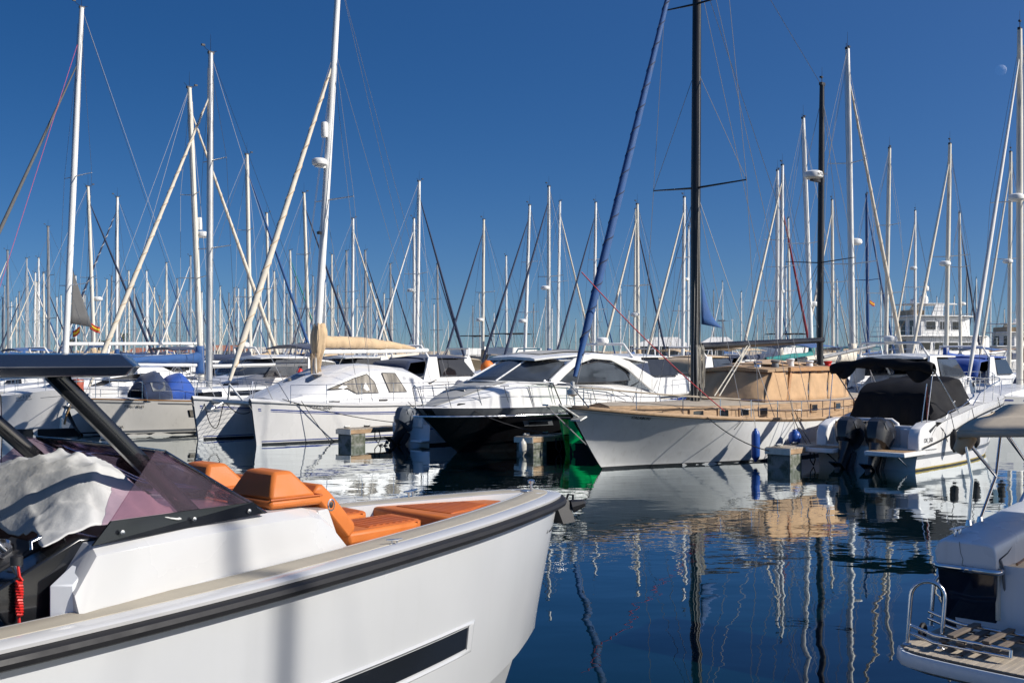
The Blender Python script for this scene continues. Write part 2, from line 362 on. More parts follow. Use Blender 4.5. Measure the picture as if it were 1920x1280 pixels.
# ------------------------------------------------------------------ setting: water, moon, breakwater
def water():
    m = bpy.data.materials.new('harbour_water'); m.use_nodes = True
    n = m.node_tree.nodes; l = m.node_tree.links; p = n['Principled BSDF']
    tc = n.new('ShaderNodeTexCoord')
    def noise(scale, detail, sc=(1, 1, 1), rot=0):
        mp = n.new('ShaderNodeMapping'); mp.inputs['Scale'].default_value = sc; mp.inputs['Rotation'].default_value = (0, 0, rot)
        l.new(tc.outputs['Object'], mp.inputs[0])
        t = n.new('ShaderNodeTexNoise'); t.inputs['Scale'].default_value = scale; t.inputs['Detail'].default_value = detail
        t.inputs['Roughness'].default_value = .45
        l.new(mp.outputs[0], t.inputs['Vector']); return t.outputs[0]
    swell = noise(.55, 1, (1, 1.3, 1), .3); rip = noise(2.1, 1, (1, 1.5, 1), -.2); fine = noise(7, 1, (1, 1.6, 1), .1)
    patch = noise(.10, 2, (1, 1.6, 1), .5)
    mr = n.new('ShaderNodeMapRange'); mr.inputs[1].default_value = .46; mr.inputs[2].default_value = .62
    mr.inputs[3].default_value = .12; mr.inputs[4].default_value = 1.0
    l.new(patch, mr.inputs[0])
    def mul(a, b):
        q = n.new('ShaderNodeMath'); q.operation = 'MULTIPLY'
        for i, x in enumerate((a, b)):
            if isinstance(x, (int, float)): q.inputs[i].default_value = x
            else: l.new(x, q.inputs[i])
        return q.outputs[0]
    def addn(a, b):
        q = n.new('ShaderNodeMath'); q.operation = 'ADD'; l.new(a, q.inputs[0]); l.new(b, q.inputs[1]); return q.outputs[0]
    calm = n.new('ShaderNodeMath'); calm.operation = 'MULTIPLY_ADD'; l.new(mr.outputs[0], calm.inputs[0]); calm.inputs[1].default_value = .7; calm.inputs[2].default_value = .3
    hgt = addn(addn(mul(swell, .0115), mul(mul(rip, .0046), calm.outputs[0])), mul(mul(fine, .0011), mr.outputs[0]))
    b = n.new('ShaderNodeBump'); b.inputs['Strength'].default_value = 1; b.inputs['Distance'].default_value = 1
    l.new(hgt, b.inputs['Height'])
    # water body under a mirror layer weighted by Fresnel reflection
    n.remove(p); df = n.new('ShaderNodeBsdfDiffuse'); df.inputs[0].default_value = (.0006, .011, .016, 1)
    gl = n.new('ShaderNodeBsdfGlossy'); gl.inputs['Roughness'].default_value = .005; gl.inputs[0].default_value = (.93, .98, 1, 1)
    fr = n.new('ShaderNodeFresnel'); fr.inputs[0].default_value = 1.333
    pw = n.new('ShaderNodeMapRange'); pw.inputs[1].default_value = .055; pw.inputs[2].default_value = .60; pw.inputs[3].default_value = 0; pw.inputs[4].default_value = .96
    for q in (gl, fr): l.new(b.outputs[0], q.inputs['Normal'])
    mx = n.new('ShaderNodeMixShader'); l.new(fr.outputs[0], pw.inputs[0]); l.new(pw.outputs[0], mx.inputs[0]); l.new(df.outputs[0], mx.inputs[1]); l.new(gl.outputs[0], mx.inputs[2])
    l.new(mx.outputs[0], n['Material Output'].inputs[0])
    s = 9000
    o = MB().add([(-s, -s, 0), (s, -s, 0), (s, s, 0), (-s, s, 0)], [(0, 1, 2, 3)]).build('water', m)
    tag(o, 'calm dark blue-green harbour water mirroring the boats', 'water', kind='structure')
water()
# ------------------------------------------------------------------ foreground white day boat
from mathutils import noise as mnoise
def catmull(pts, t):
    n = len(pts) - 1; i = min(int(t * n), n - 1); f = t * n - i
    p0 = pts[max(i - 1, 0)]; p1 = pts[i]; p2 = pts[i + 1]; p3 = pts[min(i + 2, n)]
    return tuple(.5 * ((2 * b) + (c - a) * f + (2 * a - 5 * b + 4 * c - d) * f * f + (-a + 3 * b - 3 * c + d) * f**3) for a, b, c, d in zip(p0, p1, p2, p3))
def hero():
    T = thing('motorboat', 'white open day boat with orange cushions and dark hardtop, largest in the foreground', 'motorboat', (.30, 9.65, 0), AX)
    half = [(0, 0), (.005, .07), (.03, .145), (.075, .21), (.15, .27), (.28, .34), (.47, .425), (.75, .53), (1.1, .655), (1.6, .81), (2.2, .965), (2.9, 1.13),
            (3.8, 1.30), (4.6, 1.41), (5.4, 1.475), (6.4, 1.50), (7.5, 1.50), (8.6, 1.46)]
    NT = 68
    def zs(s): return 1.56 - .02 * s
    curve = []
    for i in range(NT + 1):
        t = (i / NT) ** 1.0
        s, b = catmull(half, t); curve.append((s, max(b, 0)))
    def offs(i, d):             # inward offset in plan
        a = curve[max(i - 1, 0)]; c = curve[min(i + 1, NT)]
        tx, ty = c[0] - a[0], c[1] - a[1]
        if i == 0: tx, ty = 0, 1
        L = hypot(tx, ty) or 1
        return curve[i][0] + d * ty / L, max(curve[i][1] - d * tx / L, 0)
    def chine(s):
        return interp([(0, 0), (.12, .07), (.3, .17), (.6, .32), (1.2, .56), (2.2, .87), (3.8, 1.21), (5, 1.36), (8.6, 1.40)], s)
    def zc(s): return interp([(0, .42), (1, .30), (2, .22), (4, .14), (8.6, .08)], s)
    def row(i):
        s, b = curve[i]; z = zs(s); so, bo = offs(i, .035)
        xc = -(.16 + s * .981); c = chine(s); k = zc(s)
        def mixp(f, bulge):
            x0, y0, z0 = -so, bo, z - .115
            return (x0 + (xc - x0) * f, (y0 + (c - y0) * f) + bulge, z0 + (k - z0) * f)
        x2 = -(.42 + s * .95)
        return [(-so, bo, z - .03), (-so, bo, z - .115), mixp(.33, .012 * min(1, s)), mixp(.66, .012 * min(1, s)), (xc, c, k),
                (xc - .03, max(c - .055, 0), k - .02), (x2, max(c * .86 - .12, 0), k - .17), (x2, max(c * .84 - .14, 0), k - .19),
                (x2 - .3, max(c * .7 - .2, 0), -.35)]
    rows = [row(i) for i in range(NT + 1)]
    # near and far side shell; window opening is a recess let into the near side
    mb = MB()
    for sd in (-1, 1):
        mb.loft([[(x, sd * y, z) for x, y, z in r] for r in rows], closed=False)
    hull = mb.build('hull', HULLW, T, 38)
    # recessed hull window: follows the topside surface
    def side_pt(x, z, off):
        # find station whose surface passes through x at height z
        last = None
        for r in rows:
            for a, b in ((1, 2), (2, 3), (3, 4)):
                if r[b][2] <= z <= r[a][2]:
                    f = (r[a][2] - z) / (r[a][2] - r[b][2])
                    px = r[a][0] + (r[b][0] - r[a][0]) * f; py = r[a][1] + (r[b][1] - r[a][1]) * f
                    if last and px <= x <= last[0]:
                        k = (x - px) / (last[0] - px); return Vector((x, -(py + (last[1] - py) * k + off), z))
                    last = (px, py); break
        return Vector((x, -(last[1] + off), z))
    def patch(name, quad, off, m, nu=18, nv=3, par=hull):
        (xa, za), (xb, zb), (xc_, zc_), (xd, zd) = quad    # front-top, front-bottom, aft-bottom, aft-top
        g = MB()
        def fn(a, b):
            x = (xa + (xd - xa) * a) * (1 - b) + (xb + (xc_ - xb) * a) * b
            z = (za + (zd - za) * a) * (1 - b) + (zb + (zc_ - zb) * a) * b
            return side_pt(x, z, off)
        g.grid(fn, nu, nv); return g.build(name, m, par, 60)
    patch('window_glass', ((-1.70, .815), (-1.71, .665), (-4.6, .62), (-4.6, .785)), .004, DGLASS)
    # moulded surround: frame standing slightly proud round the glass
    g = MB()
    o_in = [(-1.69, .822), (-4.6, .795), (-4.6, .61), (-1.70, .655)]
    o_mid = [(-1.60, .850), (-4.7, .825), (-4.7, .580), (-1.625, .622)]
    def lin(a, b, n=14): return [(a[0] + (b[0] - a[0]) * i / n, a[1] + (b[1] - a[1]) * i / n) for i in range(n)]
    ri, ro = [], []
    for k in range(4): ri += lin(o_in[k], o_in[(k + 1) % 4]); ro += lin(o_mid[k], o_mid[(k + 1) % 4])
    rm = [((a[0] + b[0]) / 2, (a[1] + b[1]) / 2) for a, b in zip(ri, ro)]
    rings = [[side_pt(x, z, .006) for x, z in ri], [side_pt(x, z, .020) for x, z in rm], [side_pt(x, z, .001) for x, z in ro]]
    g.loft(rings, cap=False).build('window_surround', HULLW, hull, 70)
    # gunwale cap, rubbing strake, walkable strip
    def strip(name, m, prof, smooth=50, i0=0):
        g = MB(); rr = []
        for sd, rng in ((-1, range(NT, i0 - 1, -1)), (1, range(i0 + (1 if i0 == 0 else 0), NT + 1))):
            for i in rng:
                ring = []
                for d, dz in prof:
                    so, bo = offs(i, d); ring.append((-so, sd * bo, zs(curve[i][0]) + dz))
                rr.append(ring)
        g.loft(rr, closed=True, cap=True)
        return g.build(name, m, T, smooth)
    strip('gunwale_cap', HERO, [(.035, -.035), (.0, -.03), (-.005, -.012), (.012, 0), (.11, .004), (.11, -.03)])
    strip('rubbing_strake', RUBBER, [(.034, -.034), (-.012, -.032), (-.042, -.045), (-.052, -.068), (-.044, -.092), (-.012, -.106), (.034, -.108)], 40)
    strip('side_deck', TANDECK, [(.11, .002), (.11, .007), (.20, .009), (.29, .009), (.30, .004), (.30, -.03)])
    strip('inner_bulwark', HERO, [(.30, .0), (.305, .006), (.325, .004), (.34, -.05), (.36, -.75), (.30, -.75)], 40, i0=9)
    # cockpit sole and bow locker
    g = MB()
    for i in range(6, NT + 1):
        so, bo = offs(i, .3); g.v += [(-so, -bo, .80), (-so, bo, .80)]
    g.f = [(2 * k, 2 * k + 1, 2 * k + 3, 2 * k + 2) for k in range(NT - 6)]
    g.build('cockpit_floor', TANDECK, T)
    def plan_slab(name, m, x0, x1, d, z0, z1, inset_y=None, bev=.01, sm=None, ymin=None):
        g = MB(); top = []
        idx = [i for i in range(NT + 1) if x0 <= -offs(i, d)[0] <= x1]
        a = [(-offs(i, d)[0], -offs(i, d)[1]) for i in idx]; b = [(x, -y) for x, y in a[::-1]]
        poly = a + b
        g.prism(poly, lambda x, y: (x, y, z0), lambda x, y: (x, y, z1))
        return g.build(name, m, T, sm, bev=bev)
    plan_slab('bow_deck', TANDECK, -.74, -.2, .31, 1.40, 1.427, bev=.004)
    plan_slab('anchor_locker_wall', HERO, -1.52, -.2, .312, .8, 1.40, bev=0)
    # bow bench
    bench = MB()
    poly = [(-1.54, -.46), (-1.20, -.36), (-.62, -.14), (-.56, 0), (-.62, .14), (-1.10, .34), (-1.42, .46), (-1.54, .50)]
    bench.prism([(x, y) for x, y in poly], lambda x, y: (x - .01, y * .98, 1.43), lambda x, y: (x, y, 1.522))
    bc = bench.build('bow_bench_cushion', ORANGE, T, bev=.03)
    pl = MB()
    q = [(-1.40, -.28), (-1.15, -.24), (-.86, -.10), (-.86, .10), (-1.10, .22), (-1.40, .34)]
    pl.prism(q, lambda x, y: (x, y, 1.515), lambda x, y: (x, y, 1.528)); pl.build('quilted_panel', ORANGE2, bc, bev=.006)
    for k in range(9):
        x = -1.37 + k * .058; w_ = .30 - k * .020
        MB().hexa([(x, -w_ * .9, 1.523), (x + .054, -w_ * .86, 1.523), (x + .054, w_, 1.523), (x, w_, 1.523)],
                  [(x + .004, -w_ * .9, 1.5305), (x + .050, -w_ * .86, 1.5305), (x + .050, w_, 1.5305), (x + .004, w_, 1.5305)]).build('quilt_rib', ORANGE2, bc, bev=.005)
    g = MB(); g.box(-1.53, -1.50, -.50, .52, .85, 1.425).build('bench_front', HERO, T, bev=.006)
    for y0, y1 in ((-.44, -.02), (.02, .46)):
        MB().box(-1.546, -1.528, y0, y1, 1.02, 1.34).build('locker_door', WHITE3, T, bev=.006)
    # coach (console moulding)
    sec = [(-4.72, 1.215, 1.10), (-4.60, 1.175, 1.085), (-4.0, 1.02, .975), (-3.45, .88, .80), (-3.05, .77, .70), (-2.92, .735, .66), (-2.80, .70, .62), (-2.62, .64, .60)]
    zt = [1.60, 1.775, 1.785, 1.775, 1.765, 1.735, 1.66, 1.40]
    rings = []
    for (x, b, tp), z in zip(sec, zt):
        zz = max(z, 1.41); k = tp + .03
        rings.append([(x, -b, .82), (x, -b, 1.43), (x, -k - .012, zz - .05 if zz > 1.5 else zz - .01), (x, -tp + .02, zz), (x, 0, zz + .015), (x, tp - .02, zz),
                      (x, k + .012, zz - .05 if zz > 1.5 else zz - .01), (x, b, 1.43), (x, b, .82)])
    MB().loft(rings, closed=True).build('console_moulding', HERO, T, 30, bev=.008)
    # faceted aft corner pieces of the console
    for sd in (-1, 1):
        MB().hexa([(-4.82, sd * 1.09, .82), (-4.72, sd * 1.213, .82), (-4.6, sd * 1.0, .82), (-4.6, sd * .95, .82)],
                  [(-4.80, sd * 1.05, 1.60), (-4.715, sd * 1.12, 1.60), (-4.52, sd * 1.06, 1.765), (-4.52, sd * .96, 1.765)]).build('console_corner', WHITE3, T, bev=.006)
    # black dashboard
    d = MB()
    d.loft([[(-4.50, y, 1.79), (-4.62, y, 1.80), (-5.03, y, 1.60), (-5.06, y, 1.56), (-4.84, y, 1.22), (-4.80, y, .82), (-4.5, y, .82)] for y in (-.985, -.9, .9, .985)])
    dash = d.build('dashboard', BLACKGLOSS, T, 25, bev=.012)
    MB().hexa([(-4.98, -.80, 1.615), (-4.72, -.80, 1.745), (-4.72, -.45, 1.745), (-4.98, -.45, 1.615)],
              [(-4.98, -.78, 1.635), (-4.73, -.78, 1.765), (-4.73, -.47, 1.765), (-4.98, -.47, 1.635)]).build('switch_panel', BLACKMATT, dash, bev=.006)
    MB().box(-5.0, -4.86, -.95, -.80, .85, 1.42).build('side_panel', BLACKGLOSS, dash, bev=.01)
    th = MB(); th.lathe([(.0, -.03), (.05, -.03), (.055, .02), (.04, .035), (0, .035)], 14, Matrix.Translation((-4.86, -.66, 1.735)) @ Matrix.Rotation(R(90), 4, 'X'))
    th.build('throttle_base', STEEL, dash, 40)
    tube('throttle_lever', [(-4.86, -.70, 1.735), (-4.92, -.70, 1.80), (-4.955, -.68, 1.845)], [.018, .015, .014], STEEL, dash, 8)
    MB().lathe([(0, -.06), (.028, -.05), (.03, 0), (.026, .05), (0, .06)], 12, Matrix.Translation((-4.97, -.68, 1.865)) @ Matrix.Rotation(R(90), 4, 'X')).build('throttle_grip', BLACKMATT, dash, 50)
    tube('grab_bar', [(-4.80, -.86, 1.75), (-4.80, -.85, 1.785), (-4.62, -.80, 1.83), (-4.62, -.80, 1.80)], .011, STEEL, dash, 8)
    whl = MB(); Mw = Matrix.Translation((-5.06, -.38, 1.83)) @ Matrix.Rotation(R(-58), 4, 'Y')
    ring = [Mw @ Vector((.19 * cos(a), .19 * sin(a), 0)) for a in [2 * pi * i / 24 for i in range(25)]]
    whl.tube(ring, .022, 8, cap=False)
    for a in (R(90), R(210), R(330)): whl.tube([Mw @ Vector((0, 0, -.03)), Mw @ Vector((.19 * cos(a), .19 * sin(a), 0))], .014, 6)
    whl.tube([Mw @ Vector((0, 0, -.12)), Mw @ Vector((0, 0, 0))], .03, 8)
    whl.build('steering_wheel', BLACKMATT, T, 50)
    coil = [(-4.93 + .014 * cos(i * 1.3), -1.02 + .014 * sin(i * 1.3), 1.64 - i * .0028) for i in range(60)]
    kc = tube('kill_cord', [(-4.93, -1.0, 1.72), (-4.93, -1.02, 1.66)] + coil + [(-4.93, -1.02, 1.44)], .007, REDP, T, 5)
    MB().lathe([(0, -.02), (.03, -.02), (.03, .02), (0, .03)], 10, Matrix.Translation((-4.93, -.99, 1.73))).build('kill_switch', BLACKMATT, kc, 40)
    # windscreen: dark base strip, tinted panes, struts
    A0, A1, AP = (-4.62, -1.115, 1.775), (-3.40, -.815, 1.785), (-4.16, -.93, 2.19)
    def mir(p): return (p[0], -p[1] - .34, p[2])
    for sd in (1, -1):
        f = (lambda p: p) if sd == 1 else mir
        MB().add([f(A0), f(A1), f((-3.52, -.845, 1.86)), f((-4.50, -1.075, 1.88))], [(0, 1, 2, 3)]).build('windscreen_base_strip', BLACKGLOSS, T, solid=.012)
        MB().add([f((-4.50, -1.075, 1.882)), f((-3.52, -.845, 1.862)), f((-3.44, -.825, 1.80)), f((-4.11, -.915, 2.185)), f((-4.18, -.935, 2.195))],
                 [(0, 1, 2, 3, 4)]).build('side_pane', ACRYL, T, solid=.008)
        for bx, by, bz in ((-4.45, -1.085, 1.82), (-3.98, -.975, 1.825), (-3.56, -.862, 1.815)):
            MB().lathe([(0, 0), (.014, 0), (.012, .006), (0, .008)], 8, Matrix.Translation((bx, by - .008 if sd == 1 else -by - .332, bz)) @ Matrix.Rotation(R(90 * sd), 4, 'X')).build('screen_bolt', STEEL, T, 40)
    fp = MB()
    def front(a, b):
        y = -.93 + 1.52 * a; bow = .10 * (1 - (2 * a - 1) ** 2)
        t = Vector((-4.12 + bow, y, 2.188 - .012 * (1 - (2 * a - 1) ** 2))); q = Vector((-3.42 + bow * 1.6, (y + .17) * .86 - .17, 1.79))
        return q.lerp(t, b)
    fp.grid(front, 12, 4); fp.build('front_pane', ACRYL, T, 60, solid=.008)
    tube('pane_trim', [front(i / 14, 1) + Vector((0, 0, .004)) for i in range(15)], .008, TOPNAVY, T, 6)
    for sd in (1, -1):
        tube('corner_trim', [front(0 if sd == 1 else 1, b / 4) for b in range(5)], .010, TOPNAVY, T, 6)
    # hardtop
    hz0, hz1 = 2.595, 2.705
    g = MB(); out = [(-4.22, -.86), (-4.16, -.5), (-4.14, 0), (-4.16, .5), (-4.22, .78), (-4.38, .95), (-7.2, .97), (-7.2, -1.06), (-4.36, -1.04)]
    c = (-5.6, 0)
    def sc(p, k): return (c[0] + (p[0] - c[0]) * (1 - k / 1.3), c[1] + (p[1] - c[1]) * (1 - k / 1.0))
    rings = [[(*sc(p, .12), hz0 - .01) for p in out], [(*sc(p, .03), hz0 + .0) for p in out], [(*sc(p, 0), hz0 + .045) for p in out],
             [(*sc(p, .045), hz1 - .004) for p in out], [(*sc(p, .12), hz1 + .004) for p in out]]
    g.loft(rings); g.build('hardtop', TOPNAVY, T, bev=.006)
    for sd in (-1, 1):
        pts = [(-4.72, sd * .74 - .15, 2.62), (-3.86, sd * .66 - .15, 1.80)]
        s_ = MB(); a, b = Vector(pts[0]), Vector(pts[1]); d_ = (b - a).normalized(); n1 = Vector((0, 1, 0)); n2 = d_.cross(n1)
        s_.loft([[p + n1 * (.030 * x) + n2 * (.043 * y) for x, y in ((-1, -.6), (-.6, -1), (.6, -1), (1, -.6), (1, .6), (.6, 1), (-.6, 1), (-1, .6))] for p in (a, b)])
        s_.build('hardtop_strut', BLACKGLOSS, T, 50)
        MB().box(-6.9, -6.75, sd * .86 - .04, sd * .86 + .04, .8, 2.62).build('hardtop_strut', BLACKGLOSS, T, bev=.01)
    # orange head rests, back rest, seat
    def block(name, x0, x1, y0, y1, z0, z1, tx, ty, m=ORANGE, par=T, sh=0):
        return MB().hexa([(x0, y0, z0), (x1, y0, z0), (x1, y1, z0), (x0, y1, z0)],
                         [(x0 + tx + sh, y0 + ty, z1), (x1 - tx + sh, y0 + ty, z1), (x1 - tx + sh, y1 - ty, z1), (x0 + tx + sh, y1 - ty, z1)]).build(name, m, par, bev=.022)
    for y0, y1 in ((-.68, -.22), (.04, .46)):
        b = block('headrest', -3.28, -2.93, y0, y1, 1.83, 1.99, .11, .08, sh=-.03)
        block('headrest_base', -3.29, -2.90, y0 - .012, y1 + .012, 1.775, 1.832, .005, .005, par=b)
        tube('piping', [(-3.285, y0 - .008, 1.832), (-2.905, y0 - .008, 1.832), (-2.905, y1 + .008, 1.832)], .006, ORANGE2, b, 5)
    for y0, y1, lb in ((-.55, -.05, 0), (.05, .50, 1)):
        p0 = Vector((-2.55, 0, 1.54)); p1 = Vector((-2.84, 0, 1.86)); dd = (p1 - p0).normalized(); nn = Vector((dd.z, 0, -dd.x))
        k = MB(); rr = []
        for f, th_ in ((0, .05), (.08, .065), (.7, .065), (.93, .055), (1, .03)):
            c_ = p0.lerp(p1, f)
            rr.append([c_ + nn * th_ + Vector((0, y0 + .02, 0)), c_ + nn * th_ + Vector((0, y1 - .02, 0)), c_ + nn * (th_ - .03) + Vector((0, y1, 0)),
                       c_ - nn * .045 + Vector((0, y1, 0)), c_ - nn * .045 + Vector((0, y0, 0)), c_ + nn * (th_ - .03) + Vector((0, y0, 0))])
        k.loft(rr); bk = k.build('backrest', ORANGE, T, bev=.014)
        sp = MB(); cc = p0.lerp(p1, .62) + Vector((0, y0 + .004, 0)) + nn * .005
        sp.lathe([(0, 0), (.028, 0), (.030, .006), (.023, .009), (.022, .003), (0, .003)], 16, Matrix.Translation(cc) @ Matrix.Rotation(R(90), 4, 'X') @ Matrix.Scale(1.35, 4, (0, 1, 0)))
        s2 = sp.build('speaker', STEEL, bk, 40)
        MB().lathe([(0, 0), (.021, 0), (.014, .006), (0, .008)], 14, Matrix.Translation(cc) @ Matrix.Rotation(R(90), 4, 'X') @ Matrix.Scale(1.35, 4, (0, 1, 0))).build('speaker_grille', BLACKMATT, bk, 40)
        st = MB(); st.prism([(-2.58, y0), (-1.98, y0 + .04), (-1.82, y0 + .14), (-1.78, y1), (-2.58, y1)], lambda x, y: (x, y, 1.455), lambda x, y: (x, y, 1.545))
        so_ = st.build('seat_cushion', ORANGE, T, bev=.024)
        MB().hexa([(-2.36, y0 + .07, 1.540), (-1.88, y0 + .07, 1.540), (-1.84, y1 - .05, 1.540), (-2.36, y1 - .05, 1.540)],
                  [(-2.35, y0 + .08, 1.550), (-1.89, y0 + .08, 1.550), (-1.85, y1 - .06, 1.550), (-2.35, y1 - .06, 1.550)]).build('quilted_panel', ORANGE2, so_, bev=.004)
        for q in range(8):
            x = -2.33 + q * .057
            MB().hexa([(x, y0 + .09, 1.547), (x + .053, y0 + .11, 1.547), (x + .053, y1 - .08, 1.547), (x, y1 - .08, 1.547)],
                      [(x + .005, y0 + .095, 1.5535), (x + .048, y0 + .115, 1.5535), (x + .048, y1 - .085, 1.5535), (x + .005, y1 - .085, 1.5535)]).build('quilt_rib', ORANGE2, so_, bev=.004)
    MB().box(-2.62, -1.85, -.52, .52, .82, 1.452).build('seat_base', HERO, T, bev=.01)
    MB().hexa([(-2.68, -.66, .9), (-2.45, -.6, .9), (-2.45, .6, .9), (-2.68, .66, .9)], [(-2.90, -.64, 1.73), (-2.80, -.62, 1.73), (-2.80, .62, 1.73), (-2.90, .64, 1.73)]).build('seat_back_shell', HERO, T, bev=.01)
    # deck fittings
    def cleat(x, y, z, rz, m=STEEL, s=1.0):
        M_ = Matrix.Translation((x, y, z)) @ Matrix.Rotation(rz, 4, 'Z') @ Matrix.Scale(s, 4)
        c_ = MB(); c_.tube([M_ @ Vector(p) for p in ((-.11, 0, .052), (-.05, 0, .046), (.05, 0, .046), (.11, 0, .052))], [.008 * s, .012 * s, .012 * s, .008 * s], 8)
        for q in (-.035, .035): c_.tube([M_ @ Vector((q, 0, 0)), M_ @ Vector((q, 0, .045))], .010 * s, 8)
        return c_.build('cleat', m, T, 50)
    cleat(-1.05, .56, 1.545, R(20)); cleat(-2.55, -.96, 1.52, R(-18), s=.5)
    MB().lathe([(0, 0), (.012, 0), (.012, .05), (.03, .055), (.032, .075), (.02, .085), (0, .085)], 12, Matrix.Translation((-.17, .03, 1.57))).build('bow_post', STEEL, T, 40)
    MB().box(-.30, -.22, -.04, .04, 1.566, 1.574).build('deck_plate', STEEL, T, bev=.003)
    MB().box(-.30, -.18, -.16, .16, 1.495, 1.565).build('anchor_hatch', WHITE3, T, bev=.006)
    for x, y in ((-.45, .12), (-.55, .22), (-.62, .10)): MB().box(x, x + .04, y, y + .015, 1.496, 1.505).build('hatch_latch', STEEL, T, bev=.003)
    # black anchor hanging at the stem
    an = MB()
    an.tube([(.02, .0, 1.47), (.14, -.04, 1.47), (.22, -.06, 1.42)], [.03, .035, .03], 8)
    an.hexa([(.07, -.12, 1.27), (.20, -.14, 1.28), (.22, .04, 1.28), (.07, .06, 1.27)], [(.03, -.06, 1.46), (.17, -.10, 1.45), (.17, 0, 1.45), (.03, .03, 1.46)])
    an.tube([(.16, -.06, 1.44), (.18, -.08, 1.51), (.23, -.09, 1.50), (.23, -.09, 1.40)], .010, 6)
    an.lathe([(0, 0), (.06, .02), (.03, .13), (.0, .15)], 8, Matrix.Translation((.20, -.08, 1.40)) @ Matrix.Rotation(R(-45), 4, 'Z') @ Matrix.Rotation(R(75), 4, 'Y'))
    an.build('anchor', BLACKMATT, T, 30)
    a = side_pt(-.36, 1.26, .004); b = side_pt(-.22, 1.26, .004)
    text('7ªDN', .085, a, b - a, (0, 0, 1), INK, T)
    # grey tarpaulin bundled over the helm, a thing of its own
    tp = thing('tarpaulin', 'crumpled silver grey cover thrown over the helm behind the tinted windscreen', 'tarpaulin', (.30, 9.65, 0), AX)
    def tarp(a, b):
        y = -1.00 + 1.78 * a
        ridge = interp([(0, .05), (.12, .14), (.3, .27), (.5, .30), (.7, .25), (.9, .18), (1, .08)], a)
        prof = interp([(0, 0), (.18, .42), (.42, .85), (.6, 1.0), (.8, .88), (1, .35)], b)
        x = -4.80 + .74 * b + .10 * sin(a * 5.2) * (1 - b); z = 1.775 + ridge * prof * 1.12 + .03 * b
        def crease(p_, q_): return max(0, 1 - abs(p_ - q_) * 1.0)
        wob = .5 * mnoise.noise(Vector((a * 3, b * 3, 1)))
        f1 = abs((a * 3.1 + b * 1.3 + wob) % 1 - .5) * 2; f2 = abs((a * 2.2 - b * 2.6 + wob * 1.4 + .3) % 1 - .5) * 2; f3 = abs((a * 6.3 + b * 3.1 + wob * 2) % 1 - .5) * 2
        big = mnoise.noise(Vector((a * 2.6, b * 2.0, 4))); n5 = mnoise.noise(Vector((a * 11, b * 9, 9)))
        e = .30 + .70 * min(1, 4 * a * (1 - a) + .3)
        top = 1 - .75 * max(0, 1 - abs(b - .62) / .25)
        fold = (((1 - f1) ** 2 * .034 + (1 - f2) ** 2 * .030) * top + (1 - f3) ** 3 * .024 + big * .05 + n5 * .014 + .006 * mnoise.noise(Vector((a * 28, b * 22, 2)))) * e
        z += fold; x += fold * .35 - .01; y += .02 * big
        return (x, y, max(z, 1.69 + .09 * b))
    g = MB(); g.grid(tarp, 90, 48); g.build('cloth', TARP, tp, 70, solid=.006)
hero()
# ------------------------------------------------------------------ shared fittings
def mast_part(parent, x, y, z0, z1, r, m, rake=0.0, lean=0.0, n=10, name='mast'):
    """tapered spar; rake moves the head aft (-x), lean sideways (y)"""
    pts = [(x - rake * t, y + lean * t, z0 + (z1 - z0) * t) for t in (0, .25, .5, .75, .93, 1)]
    return MB().tube(pts, [r, r, r, r * .93, r * .8, r * .72], n).build(name, m, parent, 50)
def spar_at(x, y, z0, z1, rake, lean, z):
    t = (z - z0) / (z1 - z0); return Vector((x - rake * t, y + lean * t, z))
def wires(name, segs, r, m, parent, n=4):
    g = MB()
    for a, b in segs: g.tube([a, b], r, n, cap=False)
    return g.build(name, m, parent)
def masthead(parent, p, s=1.0):
    g = MB(); p = Vector(p)
    g.tube([p, p + Vector((0, 0, .75 * s))], [.012 * s, .005 * s], 4)
    g.tube([p + Vector((0, 0, .05)), p + Vector((.30 * s, .1, .10)), p + Vector((.42 * s, .14, .22 * s))], .012 * s, 4)
    g.tube([p + Vector((-.1, 0, .06)), p + Vector((-.34 * s, -.1, .16 * s))], .012 * s, 4)
    g.box(p.x - .12, p.x + .10, p.y - .05, p.y + .05, p.z - .03, p.z + .06)
    g.box(p.x + .36 * s, p.x + .50 * s, p.y + .10, p.y + .17, p.z + .18 * s, p.z + .25 * s)
    return g.build('masthead_gear', BLACKMATT, parent)
def radar(parent, p, s=1.0, m=MWHITE):
    o = MB().lathe([(0, -.02), (.20 * s, -.02), (.29 * s, .03), (.31 * s, .10), (.28 * s, .19), (.18 * s, .235), (0, .245)], 14, Matrix.Translation(p)).build('radar_dome', m, parent, 35)
    return o
def reflector(parent, p):
    return MB().lathe([(0, -.26), (.10, -.25), (.115, -.2), (.115, .2), (.10, .25), (0, .26)], 10, Matrix.Translation(p)).build('radar_reflector', MWHITE, parent, 40)
def furled(parent, a, b, r, m, stripe=None, turns=14, name='furled_sail'):
    """rolled headsail on its stay, thicker in the lower third, with a spiral leech line"""
    a = Vector(a); b = Vector(b); n = 9
    pts = [a.lerp(b, i / n) for i in range(n + 1)]
    rs = [r * interp([(0, .55), (.06, 1.0), (.3, 1.05), (.7, .75), (.95, .45), (1, .25)], i / n) for i in range(n + 1)]
    o = MB().tube(pts, rs, 8).build(name, m, parent, 60)
    if stripe is not None:
        d = (b - a).normalized(); u = d.cross(Vector((0, 0, 1))).normalized(); q = d.cross(u); k = turns * 8
        sp = []; sr = []
        for i in range(k + 1):
            t = .04 + .9 * i / k; rr = r * interp([(0, .55), (.06, 1.0), (.3, 1.05), (.7, .75), (.95, .45), (1, .25)], t); an = 2 * pi * i / 8
            sp.append(a.lerp(b, t) + (u * cos(an) + q * sin(an)) * rr * .96)
        MB().tube(sp, r * .20, 4).build('leech_strip', stripe, o, 60)
    return o
